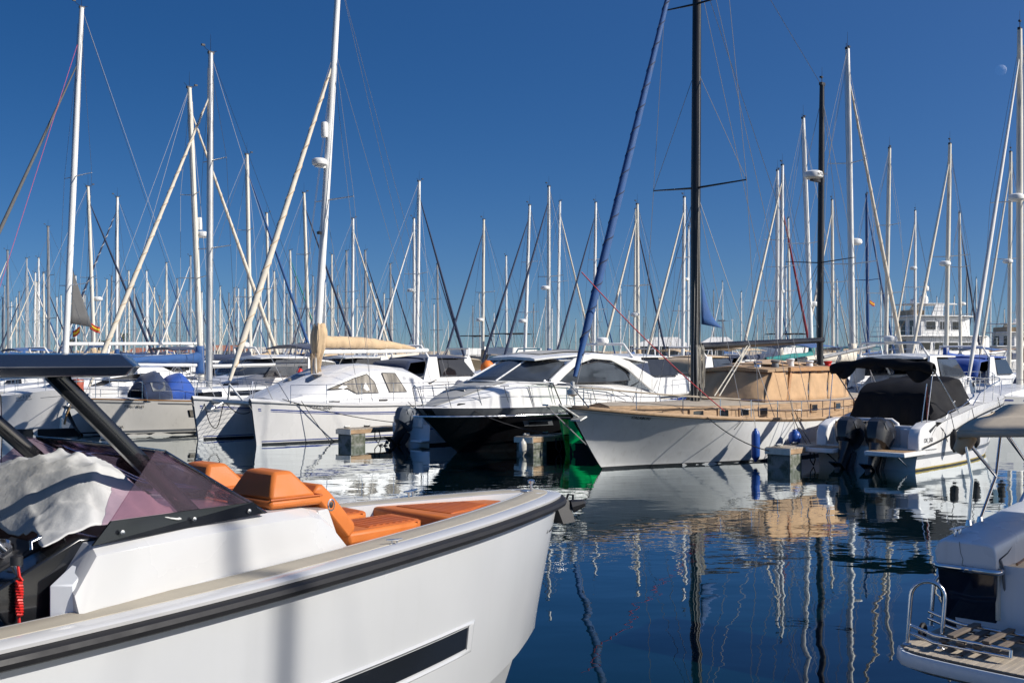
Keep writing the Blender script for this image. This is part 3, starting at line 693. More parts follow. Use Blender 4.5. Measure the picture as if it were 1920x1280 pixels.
def fender(parent, top, L, r, m, rope=True, name='fender', label=None):
    x, y, z = top
    o = MB().lathe([(0, 0), (r * .35, 0), (r * .4, -.04), (r * .8, -.08), (r, -.16), (r, -L + .16), (r * .8, -L + .08), (r * .4, -L + .04), (r * .3, -L), (0, -L)], 12,
                   Matrix.Translation((x, y, z))).build(name, m, parent, 50)
    return o
def rails(parent, pts, h, posts=None, m=STEEL, r=.013, mid=True, name='guard_rail', n=5):
    """stanchions with a top line and a mid line along deck points"""
    g = MB(); pts = [Vector(p) for p in pts]
    g.tube([p + Vector((0, 0, h)) for p in pts], r * .75, n)
    if mid: g.tube([p + Vector((0, 0, h * .5)) for p in pts], r * .45, 4)
    o = g.build(name, m, parent, 60)
    for i, p in enumerate(pts):
        if posts is None or i in posts: MB().tube([p, p + Vector((0, 0, h))], r, n).build('stanchion', m, o, 60)
    return o
def drape(parent, name, m, fn, nu, nv, thick=.012, smooth=60):
    return MB().grid(fn, nu, nv).build(name, m, parent, smooth, solid=thick)

# ------------------------------------------------------------------ cruiser stern at lower right
def stern_cruiser():
    T = thing('motor_yacht', 'cream motor cruiser stern with teak bathing platform and taupe bimini, lower right corner', 'motor yacht', (2.98, 8.73, 0), AX)
    # platform: white moulded edge, planks
    def aft(y): return -.24 * (1 - ((y + 1.75) / 1.82) ** 2) ** .5 if abs(y + 1.75) < 1.82 else 0
    ys = [.06 - i * .09 for i in range(41)]
    def edge(k): return [(max(aft(y), -.24) + .04 * 0 + k + (.10 * max(0, 1 - (.06 - y) / .18) ** 2), y) for y in ys]
    def ring(k, z, yo=0):
        e = edge(k)
        return [(x, y + (yo if y > -.2 else 0), z) for x, y in e] + [(1.0, ys[-1], z), (1.0, ys[0] + yo, z)]
    MB().loft([ring(.10, .30, -.05), ring(.02, .335, -.01), ring(0, .345), ring(-.004, .36, .004), ring(0.0, .43), ring(.012, .446, -.006)], closed=True).build('bathing_platform', WHITE3, T, 35)
    MB().loft([ring(.03, .449, -.02), ring(.03, .452, -.02)]).build('platform_edge_strip', RUBBER, T, 30)
    for i in range(64):
        y1 = .028 - i * .053; y0 = y1 - .048
        xa = aft((y0 + y1) / 2) + .055 + .10 * max(0, 1 - (.06 - y1) / .18) ** 2
        MB().box(xa, .98, y0, y1, .452, .462).build('plank', TEAKG, T)
    MB().lathe([(0, 0), (.05, 0), (.05, .006), (.03, .009), (0, .009)], 14, Matrix.Translation((.03, -.42, .462))).build('deck_filler_cap', STEEL, T, 40)
    # hull body ahead of the platform
    H = Hull(.9, 9.6, .8, [(0, 1.68), (.4, 1.85), (.75, 1.55), (.92, .85), (1, .05)], [(0, 1.5), (.4, 1.6), (.75, 1.1), (1, .0)], [(0, 1.02), (.5, 1.2), (1, 1.45)], z0=-.3)
    hv = H.shell('hull', WHITE3, T); hv.location = (0, -1.68, 0)
    dk = H.deck('side_deck', WHITE2, T, u0=.45); dk.location = (0, -1.68, 0)
    # white quarter coaming with rounded top above navy panel
    q = MB()
    sec = lambda x, z, zt, w0: [(x, .05, z), (x, .07, zt - .10), (x, .04, zt - .02), (x, -.02, zt), (x, -.36, zt), (x, -.41, zt - .02), (x, -.43, zt - .08), (x, -w0, z)]
    q.loft([sec(.80, .985, 1.185, .43), sec(.84, .985, 1.20, .43), sec(2.0, .985, 1.29, .43), sec(4.2, .985, 1.46, .43), sec(6.5, 1.0, 1.55, .43)])
    q.build('quarter_coaming', WHITE3, T, bev=.012)
    MB().add([(.797, -.14, 1.188), (.797, -.15, 1.10), (.797, -.17, 1.05), (.797, -.16, .99), (.797, -.155, .99), (.797, -.165, 1.05), (.797, -.145, 1.10), (.797, -.135, 1.188)],
             [(0, 1, 6, 7), (1, 2, 5, 6), (2, 3, 4, 5)]).build('gelcoat_joint', GREYS, T)
    MB().hexa([(.92, .04, .462), (.92, -.40, .462), (1.5, -.40, .462), (1.5, .04, .462)][::-1], [(.80, .05, .985), (.80, -.42, .985), (1.5, -.42, .985), (1.5, .05, .985)][::-1]).build('navy_transom_panel', TOPNAVY, T, bev=.012)
    tube('steel_rubbing_bar', [(2.5, .085, 1.0), (.95, .085, .98), (.83, .07, .975), (.79, .02, .975), (.785, -.40, .975), (.80, -.445, .975), (.86, -.45, .975)], .026, STEEL, T, 8)
    for y in (-.18, -.24): MB().lathe([(.027, -.012), (.031, -.012), (.031, .012), (.027, .012)], 8, Matrix.Translation((.786, y, .975)) @ Matrix.Rotation(R(90), 4, 'X')).build('bar_joint', STEEL, T, 40)
    # cockpit side wall, sill, cockpit sole in teak
    MB().loft([[(x, -.43, .58), (x, -.425, zt), (x, -.40, zt), (x, -.40, .58)] for x, zt in ((.86, .99), (2, 1.20), (4.2, 1.36), (6.5, 1.45))]).build('cockpit_side_wall', CREAMG, T, bev=.006)
    tube('wall_trim', [(1.25, -.432, .98), (2.4, -.434, 1.12), (4, -.434, 1.2)], .012, VARN, T, 6)
    tube('wall_trim', [(.95, -.434, .74), (2.4, -.434, .76), (4, -.434, .78)], .005, GREYS, T, 5)
    MB().lathe([(0, 0), (.055, 0), (.05, .012), (0, .014)], 16, Matrix.Translation((1.35, -.385, 1.17)) @ Matrix.Rotation(R(90), 4, 'X')).build('fuel_filler', GREYBAND, T, 40)
    MB().box(.90, 1.15, -1.3, -.45, .462, .575).build('cockpit_sill', WHITE3, T, bev=.01)
    MB().box(1.0, 6, -3.0, -.432, .50, .565).build('cockpit_floor', BLACKMATT, T)
    for i in range(14):
        MB().box(1.16, 4.5, -.505 - i * .062, -.448 - i * .062, .566, .576).build('cockpit_plank', TEAK, T)
    cab = [(.862, -.436, 1.07), (.885, -.45, 1.0), (.89, -.455, .9), (.93, -.46, .78), (1.05, -.47, .66), (1.15, -.50, .59), (1.3, -.60, .583), (1.5, -.64, .583), (1.8, -.60, .583)]
    tube('shore_power_cable', [catmull(cab, i / 30) for i in range(31)], .011, GREYS, T, 6)
    tube('cable_lead', [(.862, -.436, 1.07), (1.05, -.43, 1.10), (1.15, -.425, 1.14)], .006, ROPE, T, 5)
    # mooring cleat on the quarter
    c = MB(); c.loft([[(.98 + a, -.05 + b, 1.262 + h) for b, h in ((-.02, 0), (.02, 0), (.022, .012), (-.022, .012))] for a in (-.12, -.06, .06, .12)])
    for a in (-.05, .05): c.tube([(.98 + a, -.05, 1.195), (.98 + a, -.05, 1.262)], .012, 8)
    c.build('cleat', STEEL, T, bev=.006)
    # two hooped hand rails
    def hoop(p0, p1, h, lean=(0, 0)):
        p0 = Vector(p0); p1 = Vector(p1); w = (p1 - p0); r_ = w.length / 2; up = Vector((lean[0], lean[1], 1)).normalized()
        pts = [p0] + [p0 + up * (h - r_) * t for t in (.5, 1)]
        c_ = p0 + w / 2 + up * (h - r_)
        pts += [c_ - w / 2 * cos(a) + up * r_ * sin(a) for a in [pi * i / 10 for i in range(1, 10)]]
        pts += [p1 + up * (h - r_), p1 + up * (h - r_) * .5, p1]
        o = tube('hoop_rail', pts, .017, STEEL, T, 10)
        for p in (p0, p1): MB().lathe([(0, 0), (.034, 0), (.03, .008), (.018, .012)], 10, Matrix.Translation(p)).build('rail_foot', STEEL, o, 40)
        return o
    hoop((.12, .0, .462), (.17, -.245, .462), .50, (.05, -.06))
    hoop((.80, .10, .462), (.92, -.115, .462), .46, (.06, -.05))
    # folded passerelle
    P = [(.10, -.08), (.13, -.80)]
    for z, dx in ((.512, 0), (.565, .01)):
        tube('passerelle_tube', [(.13 + dx, -.02, z + .04), (.15 + dx, -.12, z + .01), (.10 + dx, -.22, z), (.06 + dx, -.80, z)], .015, STEEL, T, 8)
        tube('passerelle_tube', [(.66 + dx, .06, z + .05), (.64 + dx, -.12, z + .01), (.60 + dx, -.24, z), (.54 + dx, -.82, z)], .015, STEEL, T, 8)
    tube('passerelle_end', [(.06, -.80, .512), (.07, -.80, .565)], .015, STEEL, T, 8); tube('passerelle_end', [(.54, -.82, .512), (.55, -.82, .565)], .015, STEEL, T, 8)
    for y in (-.30, -.36, -.43, -.55, -.62, -.69):
        hh = .58 if y in (-.36, -.62) else .535
        MB().box(.06, .60, y - .028, y + .028, hh, hh + .022).build('passerelle_slat', SLAT, T, bev=.004)
    g = MB(); ring_ = [(.34 + .05 * cos(a), -.03, .53 + .05 * sin(a)) for a in [2 * pi * i / 14 for i in range(15)]]
    g.tube(ring_, .018, 6, cap=False).build('passerelle_wheel', RUBBER, T, 50)
    # bimini with steel frame
    def can(a, b):
        x = 1.36 + 1.35 * b; y = .10 - 3.5 * a
        z = 2.04 + .17 * sin(b * pi / 2) + .06 * sin(pi * a) + .02 * sin(b * 9)
        return (x, y, z)
    drape(T, 'bimini_canopy', TAUPEC, can, 16, 10, .02)
    drape(T, 'bimini_side_flap', TAUPEC, lambda a, b: (1.36 + 1.35 * a, .10 + .012 * sin(a * 20), 2.04 + .17 * sin(a * pi / 2) - .07 * b), 16, 2, .012)
    drape(T, 'bimini_aft_flap', TAUPEC, lambda a, b: (1.36 - .012 * sin(a * 24), .10 - 3.5 * a, 2.04 + .06 * sin(pi * a) - .05 * b), 20, 2, .012)
    MB().lathe([(0, -.13), (.05, -.12), (.075, -.03), (.07, .06), (.03, .09), (0, .09)], 9, Matrix.Translation((1.45, .06, 1.96)) @ Matrix.Rotation(R(35), 4, 'X')).build('bunched_valance', BEIGEC, T, 60)
    Ls = [[(1.40, .02, 1.25), (1.43, .0, 1.62), (1.40, .06, 2.0)], [(1.60, .0, 1.26), (1.95, -.01, 1.62), (2.25, .05, 2.03)], [(1.42, .05, 1.97), (1.95, -.01, 1.62)], [(2.25, .05, 2.03), (3.2, .04, 1.5)]]
    for k in Ls: tube('bimini_post', k, .0145, STEEL, T, 8)
    tube('bimini_brace', [(2.30, .04, 2.02), (2.75, -.1, 1.55), (3.0, -.2, 1.32)], .0145, STEEL, T, 8)
    for p in ((1.40, .02, 1.235), (1.60, 0, 1.245)): MB().lathe([(0, 0), (.03, 0), (.028, .012), (.02, .05), (0, .055)], 8, Matrix.Translation(p)).build('post_socket', STEEL, T, 40)
    tube('grab_rail', [(2.5, .0, 1.25), (2.75, .0, 1.42), (3.3, .0, 1.56), (4.2, .0, 1.66), (5, .0, 1.7)], .02, STEEL, T, 8)
stern_cruiser()
# ------------------------------------------------------------------ white ketch with black spars
BACK = AX + pi                 # bow towards the camera's left
def ketch():
    T = thing('ketch', 'white wooden ketch with two black masts and tan canvas wheelhouse covers', 'sailboat', (2.14, 26.9, 0), BACK)
    L = 14.3
    H = Hull(-13, 0, 1.32, [(1 - s / L, b) for s, b in ((14.3, 1.55), (11, 1.95), (8, 2.08), (5, 1.95), (3.3, 1.72), (2, 1.35), (1, .88), (.5, .55), (0, .06))],
             [(1 - s / 13, b) for s, b in ((13, 1.3), (10, 1.8), (7, 1.93), (4.5, 1.70), (3, 1.16), (2, .70), (1, .27), (.5, .11), (0, .0))],
             [(0, 1.18), (.1, 1.08), (.3, 1.0), (.5, 1.02), (.68, 1.12), (.8, 1.23), (.9, 1.35), (1, 1.52)], z0=-.3, fl=1.5, pw=.92)
    H.shell('hull', OLDWHITE, T, 36, 12)
    H.band('boot_top', ANTIF, T, -.1, .055, off=.006, nu=30)
    H.deck('deck', TEAKG, T, .09, .05, .05)
    H.rail('cap_rail', OLDWOOD, T, .045, drop=.0, off=-.01, n=6, nu=34)
    H.band('sheer_plank', OLDWOOD, T, .0, .06, u0=.0, u1=1, off=.012, rel=True, nu=34)
    # long wooden trunk with rectangular ports
    tr = MB(); st = [(.15, .36, 1.50), (-.5, .72, 1.50), (-1.5, 1.12, 1.47), (-2.6, 1.40, 1.44), (-3.8, 1.54, 1.42), (-5, 1.60, 1.42), (-8, 1.64, 1.42), (-10.2, 1.52, 1.45), (-11.8, 1.36, 1.48)]
    tr.loft([[(x, -b, .95), (x, -b + .02, z - .03), (x, -b + .07, z), (x, 0, z + .06), (x, b - .07, z), (x, b - .02, z - .03), (x, b, .95)] for x, b, z in st])
    tk = tr.build('cabin_trunk', OLDWOOD, T, 25)
    MB().loft([[(x, -b + .06, z + .004), (x, 0, z + .066), (x, b - .06, z + .004), (x, b - .1, z + .016), (x, 0, z + .078), (x, -b + .1, z + .016)] for x, b, z in st]).build('trunk_top', TEAKG, T, 25)
    def tb(x): return interp([(a, b) for a, b, c in st][::-1], x)
    for x, w_ in ((-.85, .42), (-2.05, .40), (-2.95, .36), (-3.78, .36), (-4.62, .36), (-7.2, .3), (-8.6, .3), (-9.9, .34), (-10.7, .34)):
        y = max(tb(x), tb(x - w_ / 2), tb(x + w_ / 2)); a = Vector((x + w_ / 2, tb(x + w_ / 2) + .004, 0)); b = Vector((x - w_ / 2, tb(x - w_ / 2) + .004, 0))
        for sd in (1, -1):
            f = MB(); z0, z1 = 1.175, 1.345
            f.hexa([(a.x + .03, sd * (a.y - .03), z0 - .03), (b.x - .03, sd * (b.y - .03), z0 - .03), (b.x - .03, sd * (b.y + .006), z0 - .03), (a.x + .03, sd * (a.y + .006), z0 - .03)],
                   [(a.x + .03, sd * (a.y - .03), z1 + .03), (b.x - .03, sd * (b.y - .03), z1 + .03), (b.x - .03, sd * (b.y + .006), z1 + .03), (a.x + .03, sd * (a.y + .006), z1 + .03)])
            fo = f.build('port_frame', OLDWOOD, tk)
            g = MB(); g.hexa([(a.x, sd * (a.y - .01), z0), (b.x, sd * (b.y - .01), z0), (b.x, sd * (b.y + .010), z0), (a.x, sd * (a.y + .010), z0)],
                             [(a.x, sd * (a.y - .01), z1), (b.x, sd * (b.y - .01), z1), (b.x, sd * (b.y + .010), z1), (a.x, sd * (a.y + .010), z1)]).build('port_glass', DGLASS, fo, bev=.02)
    # wheelhouse under tan covers
    XF, XM, XA = -5.25, -6.3, -9.75
    def fr(a, b):               # front face, raked and slightly sagging
        y = -1.22 + 2.44 * a; f = 1 - ((2 * a - 1) ** 2)
        return (XF - .62 * b + .12 * f - .04 * sin(b * pi) * sin(a * 14), y * (1 - .10 * b), 1.47 + .80 * b - .05 * b * (1 - f) + .015 * sin(a * 23))
    drape(T, 'front_canvas', TANC, fr, 26, 10, .015)
    for sd in (1, -1):
        def s1(a, b): return (XF - .55 * a - .62 * b + a * (XM - XF + .55) + .0, sd * (1.22 + .08 * a - (.10 + .03 * a) * b + .012 * sin(b * 9 + a * 5)), 1.46 + .80 * b - .02 * a)
        drape(T, 'side_canvas', TANC, s1, 10, 8, .015)
        MB().hexa([(XM - .02, sd * 1.27, 1.20), (XM + .10, sd * 1.27, 1.20), (XM + .10, sd * 1.33, 1.20), (XM - .02, sd * 1.33, 1.20)],
                  [(XM - .46, sd * 1.17, 2.27), (XM - .36, sd * 1.17, 2.27), (XM - .36, sd * 1.22, 2.27), (XM - .46, sd * 1.22, 2.27)]).build('wheelhouse_post', VARN, T)
        for x0, x1 in ((XM - .06, -7.45), (-7.48, -8.55), (-8.58, XA + .1)):
            def s2(a, b): return (x0 + (x1 - x0) * a - .34 * b * (1 - a * .2), sd * (1.30 - .12 * b + .014 * sin(a * 8 + b * 7)), 1.44 + .78 * b)
            drape(T, 'side_canvas', TANC, s2, 8, 6, .012)
        def s3(a, b): return (XA + .10 - .35 * b + .55 * a * (b - 1) * 0 - .55 * a * (1 - b), sd * (1.30 - .12 * b - .12 * a), 1.40 + .80 * b)
        drape(T, 'aft_canvas', TANC, s3, 5, 6, .012)
        MB().box(-9.9, -5.2, sd * 1.27 - .03, sd * 1.27 + .03, 1.18, 1.46).build('wheelhouse_coaming', OLDWOOD, T, bev=.008)
        MB().box(-7.65, -7.05, sd * 1.325 - .012, sd * 1.325 + .012, 1.20, 1.43).build('slatted_panel', VARN, T, bev=.006)
    rf = MB(); rs = [(XF - .45, 1.08, 2.23), (XF - .8, 1.20, 2.26), (-7.5, 1.26, 2.29), (-9.2, 1.24, 2.29), (-10.0, 1.15, 2.25)]
    rf.loft([[(x, -b, z), (x, -b, z + .07), (x, 0, z + .16), (x, b, z + .07), (x, b, z), (x, 0, z + .05)] for x, b, z in rs]).build('wheelhouse_roof', OLDWOOD, T, 30)
    MB().loft([[(x, y, z) for y, z in ((1.20, 2.25), (1.29, 2.25), (1.29, 2.36), (1.20, 2.37))] for x in (XM - .25, -9.9)]).build('roof_fascia', VARN, T, bev=.008)
    drape(T, 'roof_cover', TANC, lambda a, b: (-6.4 - 2.6 * a, -.8 + 1.6 * b, 2.43 + .12 * sin(pi * a) * sin(pi * b) + .02 * sin(a * 17)), 12, 8, .01)
    for x, y, m_, h_ in ((-6.0, .6, STEEL, .16), (-6.4, .9, GREYS, .20), (-7.4, .8, WHITE3, .24), (-8.3, .9, WHITE3, .18), (-8.9, .7, BLACKMATT, .2), (-9.3, .95, REDP, .16)):
        MB().lathe([(0, 0), (.10, 0), (.11, .04), (.09, h_ * .7), (.13, h_), (.10, h_ + .03), (0, h_ + .03)], 10, Matrix.Translation((x, y, 2.33))).build('roof_vent', m_, T, 40)
    # spars
    mx, z0, z1, rk = -3.87, 1.4, 15.4, .12
    mm = mast_part(T, mx, 0, z0, z1, .122, MBLACK, rk, 0, 12, 'main_mast')
    tube('spreader', [(mx - .05, -1.36, 7.12), (mx, 0, 7.05), (mx - .05, 1.52, 7.12)], [.018, .03, .018], MBLACK, mm)
    tube('spreader', [(mx - .05, -1.0, 11.9), (mx, 0, 11.85), (mx - .05, 1.0, 11.9)], [.018, .03, .018], MBLACK, mm)
    zx = -10.6
    mz = mast_part(T, zx, 0, 1.4, 10.95, .10, MBLACK, .15, 0, 12, 'mizzen_mast')
    tube('spreader', [(zx, -1.15, 5.6), (zx, 0, 5.5), (zx, 1.15, 5.6)], [.012, .02, .012], MBLACK, mz)
    masthead(mz, (zx - .15, 0, 10.95), .7)
    tube('main_boom', [(mx - .25, 0, 2.92), (zx - .1, .05, 3.15)], [.10, .085], MBLACK, T, 10)
    tube('mizzen_boom', [(zx - .2, 0, 2.62), (zx - 3.7, 0, 3.0)], [.06, .05], MGREY, T, 8)
    rd = radar(mz, (zx + .38, 0, 8.02), .95); MB().box(zx + .05, zx + .5, -.06, .06, 7.94, 8.01).build('radar_bracket', BLACKMATT, rd)
    text('RADAR', .11, (zx + .38 + .18, .245, 8.10), (-.8, .25, 0), (0, 0, 1), INK, rd)
    # blue rolled headsail
    furled(T, (1.02, 0, 2.2), (-3.75, 0, 14.6), .09, BLUEC, NAVYC, 20, 'furled_headsail')
    MB().lathe([(0, -.25), (.07, -.22), (.13, -.18), (.13, -.08), (.06, -.05), (.05, .1), (0, .12)], 10, Matrix.Translation((1.1, 0, 1.98))).build('furling_drum', GALV, T, 40)
    # standing rigging
    W = [((1.1, 0, 1.6), (-3.9, 0, 15.3))]
    for sd in (1, -1):
        t1 = (mx - .05, sd * (1.52 if sd > 0 else 1.36), 7.12); t2 = (mx - .05, sd * 1.0, 11.9)
        W += [((mx - .1, sd * 1.85, 1.15), t1), (t1, t2), (t2, (mx - .1, 0, 15.3)), ((mx + .5, sd * 1.75, 1.15), (mx - .04, 0, 7.0)), ((mx - .8, sd * 1.88, 1.12), (mx - .04, 0, 7.0)),
              (t1, (mx - .06, 0, 10.2))]
        W += [((zx + .2, sd * 1.9, 1.1), (zx, sd * 1.15, 5.6)), ((zx, sd * 1.15, 5.6), (zx - .14, 0, 10.6)), ((zx - .6, sd * 1.88, 1.1), (zx - .06, 0, 5.6)), ((zx + 1.0, sd * 1.9, 1.1), (zx - .05, 0, 5.6))]
    W += [((mx - .12, 0, 15.2), (zx - .14, 0, 10.9)), ((zx - .14, 0, 10.8), (-13.2, 0, 1.3)), ((mx - .1, 0, 13), (zx - .2, 0, 3.15)), ((mx - .1, 0, 14.2), (-6.5, 1.9, 1.1)), ((mx - .1, 0, 12.8), (-5.6, 1.9, 1.1))]
    wires('standing_rigging', W, .0085, WIRE, T)
    g = MB()
    for k, (dx, dy) in enumerate(((.12, .05), (.1, .13), (-.05, .14), (.02, -.13))):
        g.tube([(mx + dx, dy, 1.5), (mx + dx * 1.6, dy * 1.6, 2.3), (mx + dx, dy, 3.1), (mx, dy * .9, 7), (mx - .1, dy * .8, 14.5)], .011, 4)
    g.build('halyards', ROPEW, T)
    cl = MB()
    for k in range(7):
        x0, y0 = mx + .13 * cos(k), .15 + .05 * sin(k * 2); cl.tube([(x0, y0, 2.95), (x0 + .06, y0 + .05, 2.4), (x0 - .02, y0 + .02, 1.75 + .1 * (k % 3)), (x0 - .08, y0, 2.3), (x0 - .03, y0, 2.9)], .014, 4)
    cl.build('coiled_halyards', ROPEW, T, 60)
    tube('red_halyard', sag((.9, .1, 4.6), (-2.3, 1.9, 1.35), .12) , .013, ROPER, T, 4)
    for a in (0, .25): tube('boom_preventer', [(-6.35 - a * .5, .08, 2.98), (-4.25 - a * .3, .35 + a * .4, 1.62)], .02, ROPEW, T, 4)
    drape(T, 'blue_cloth', BLUEC, lambda a, b: (mx - .15 - .45 * b, .1 + .35 * a * b, 3.5 + 1.15 * (1 - a) * (1 - .75 * b) - .1 * b + .3 * a * b * 0), 6, 6, .01)
    # life lines along the deck edge
    def edge(s, sd): p = H.P(1 - s, 1, sd, -.10); return p
    us = [.02, .09, .17, .25, .33, .41, .49, .57, .66, .75, .84, .92]
    for sd in (1, -1): rails(T, [H.P(1 - u_, 1, sd, -.10) for u_ in us], .46, None, STEEL, .014)
    H.rail('rail_plank', TEAKG, T, .022, drop=-.47, u0=.70, u1=.985, off=-.10, sides=(1,))
    # bow sprit platform, anchor
    MB().hexa([(1.2, -.14, 1.50), (1.2, .14, 1.50), (2.05, .09, 1.56), (2.05, -.09, 1.56)], [(1.2, -.14, 1.545), (1.2, .14, 1.545), (2.05, .09, 1.60), (2.05, -.09, 1.60)]).build('bowsprit_platform', GALV, T, bev=.006)
    tube('bobstay', [(2.0, 0, 1.55), (.62, 0, .62)], .014, WIRE, T, 5)
    tube('pulpit', [(1.0, .4, 1.5), (1.5, .25, 2.05), (2.1, 0, 2.1), (1.5, -.25, 2.05), (1.0, -.4, 1.5)], .015, STEEL, T, 6)
    an = MB(); an.tube([(1.7, .10, 1.58), (1.15, .22, 1.28)], [.03, .022], 6); an.hexa([(1.05, .05, 1.30), (1.35, .14, 1.2), (1.25, .36, 1.2), (.98, .34, 1.28)], [(1.06, .07, 1.33), (1.35, .15, 1.23), (1.25, .35, 1.23), (1.0, .33, 1.31)])
    an.build('anchor', GALV, T, 30)
    p0, a0, u0 = H.frame_at(.925, 1.23, 1)
    text('CALABUIG', .105, p0 + Vector((-.01, .02, 0)), -a0, u0, INK, T, shear=.25)
    # mooring lines
    tube('mooring_line', sag(H.P(.79, 1, 1, .02), (-2.4, 3.05, .46), .12), .013, ROPE, T, 5)
    tube('mooring_line', [H.P(.70, 1, 1, 0) , (-2.6, 1.98, .9)], .01, ROPE, T, 5)
    for x in (-5.4, -5.6): tube('mooring_line', sag((x, 1.95, 1.2), (-4.6 + (x + 5.5), 2.9, .45), .05), .012, ROPE, T, 5)
    # fenders hang on the rail: own things
    base = Matrix.Translation((2.14, 26.9, 0)) @ Matrix.Rotation(BACK, 4, 'Z')
    def fth(lx, ly, ztop, L_, r_, label, ztie):
        p = base @ Vector((lx, ly, 0)); t = thing('fender', label, 'fender', (p.x, p.y, 0), BACK, 'fenders along the ketch')
        fender(t, (0, 0, ztop), L_, r_, BLUEF, name='fender_body'); tube('lanyard', [(0, 0, ztop - .02), (0, -.09, ztie)], .009, ROPEW, t, 5)
    fth(-3.35, 2.12, .90, .82, .105, 'long cylindrical blue fender hanging on the white ketch', 1.55)
    fth(-5.05, 2.24, .80, .44, .16, 'short round blue fender on the ketch beside the finger dock', 1.55)
ketch()
# ------------------------------------------------------------------ black express cruiser
def outboard(parent, M_, cowl, leg, s=1.0, pre=''):
    """outboard engine: cowling loft, mid section, lower unit, propeller; local x forward (to transom), z up; M_ places it"""
    M_ = M_ @ Matrix.Scale(s, 4)
    def rr(cx, cz, lx, ly, tilt=0, k=10):
        return [M_ @ Vector((cx + lx * (abs(cos(a)) ** .6) * (1 if cos(a) > 0 else -1), ly * (abs(sin(a)) ** .6) * (1 if sin(a) > 0 else -1), cz + tilt * cos(a))) for a in [2 * pi * i / 14 for i in range(14)]]
    def hexr(cz, xf, xb, w, tl=0): return [M_ @ Vector(p) for p in ((xf, -w * .55, cz + tl), (xf, w * .55, cz + tl), (xf - .10, w * .92, cz + tl * .7), (xb * .3, w, cz), (xb + .12, w * .82, cz - tl * .6), (xb, w * .42, cz - tl), (xb, -w * .42, cz - tl), (xb + .12, -w * .82, cz - tl * .6), (xb * .3, -w, cz), (xf - .10, -w * .92, cz + tl * .7))]
    c = MB(); c.loft([hexr(.28, .22, -.22, .17), hexr(.36, .30, -.36, .25), hexr(.58, .34, -.47, .30), hexr(.74, .34, -.48, .30), hexr(.90, .32, -.40, .27, .03), hexr(1.01, .25, -.28, .20, .05), hexr(1.05, .12, -.12, .09, .03)])
    st_ = MB()
    for sg in (1, -1): st_.add([M_ @ Vector((x, sg * y, z)) for x, y, z in ((.24, .275, .60), (-.30, .280, .66), (-.40, .235, .78), (.10, .292, .70))], [(0, 1, 2, 3)])
    co = c.build('engine_cowling', cowl, parent, 28); st_.build('cowl_flash', GREYOB, co, solid=.01)
    g = MB(); g.loft([rr(-.0, -.55, .10, .05), rr(.0, -.2, .15, .075), rr(.0, .1, .18, .11), rr(-.02, .31, .24, .16)]); g.build('engine_leg', leg, co, 40)
    g = MB(); g.box(0, .1, -.06, .06, 0, .0)
    lo = MB(); lo.loft([[M_ @ Vector((x, r_ * cos(a), -.62 + r_ * sin(a))) for a in [2 * pi * i / 10 for i in range(10)]] for x, r_ in ((-.28, .05), (-.18, .09), (.15, .095), (.33, .06), (.42, .01))])
    lo.hexa([M_ @ Vector(p) for p in ((-.12, -.015, -.92), (.12, -.015, -.92), (.12, .015, -.92), (-.12, .015, -.92))], [M_ @ Vector(p) for p in ((-.2, -.03, -.66), (.25, -.03, -.66), (.25, .03, -.66), (-.2, .03, -.66))])
    lo.hexa([M_ @ Vector(p) for p in ((-.36, -.16, -.34), (.22, -.10, -.34), (.22, .10, -.34), (-.36, .16, -.34))], [M_ @ Vector(p) for p in ((-.36, -.16, -.32), (.22, -.10, -.32), (.22, .10, -.32), (-.36, .16, -.32))])
    l_ = lo.build('lower_unit', leg, co, 40)
    pr = MB()
    for k in range(3):
        a = 2 * pi * k / 3; q = [(-.30, .03, 0), (-.34, .17, -.07), (-.30, .21, .02), (-.26, .15, .08)]
        pr.add([M_ @ Vector((x, y * cos(a) - z * sin(a), -.62 + y * sin(a) + z * cos(a))) for x, y, z in q], [(0, 1, 2, 3)])
    pr.build('propeller', BLACKMATT, co, solid=.012)
    br = MB(); br.hexa([M_ @ Vector(p) for p in ((.16, -.13, -.25), (.36, -.13, -.25), (.36, .13, -.25), (.16, .13, -.25))], [M_ @ Vector(p) for p in ((.12, -.13, .22), (.36, -.13, .30), (.36, .13, .30), (.12, .13, .22))])
    br.build('engine_bracket', leg, co, bev=.01)
    return co
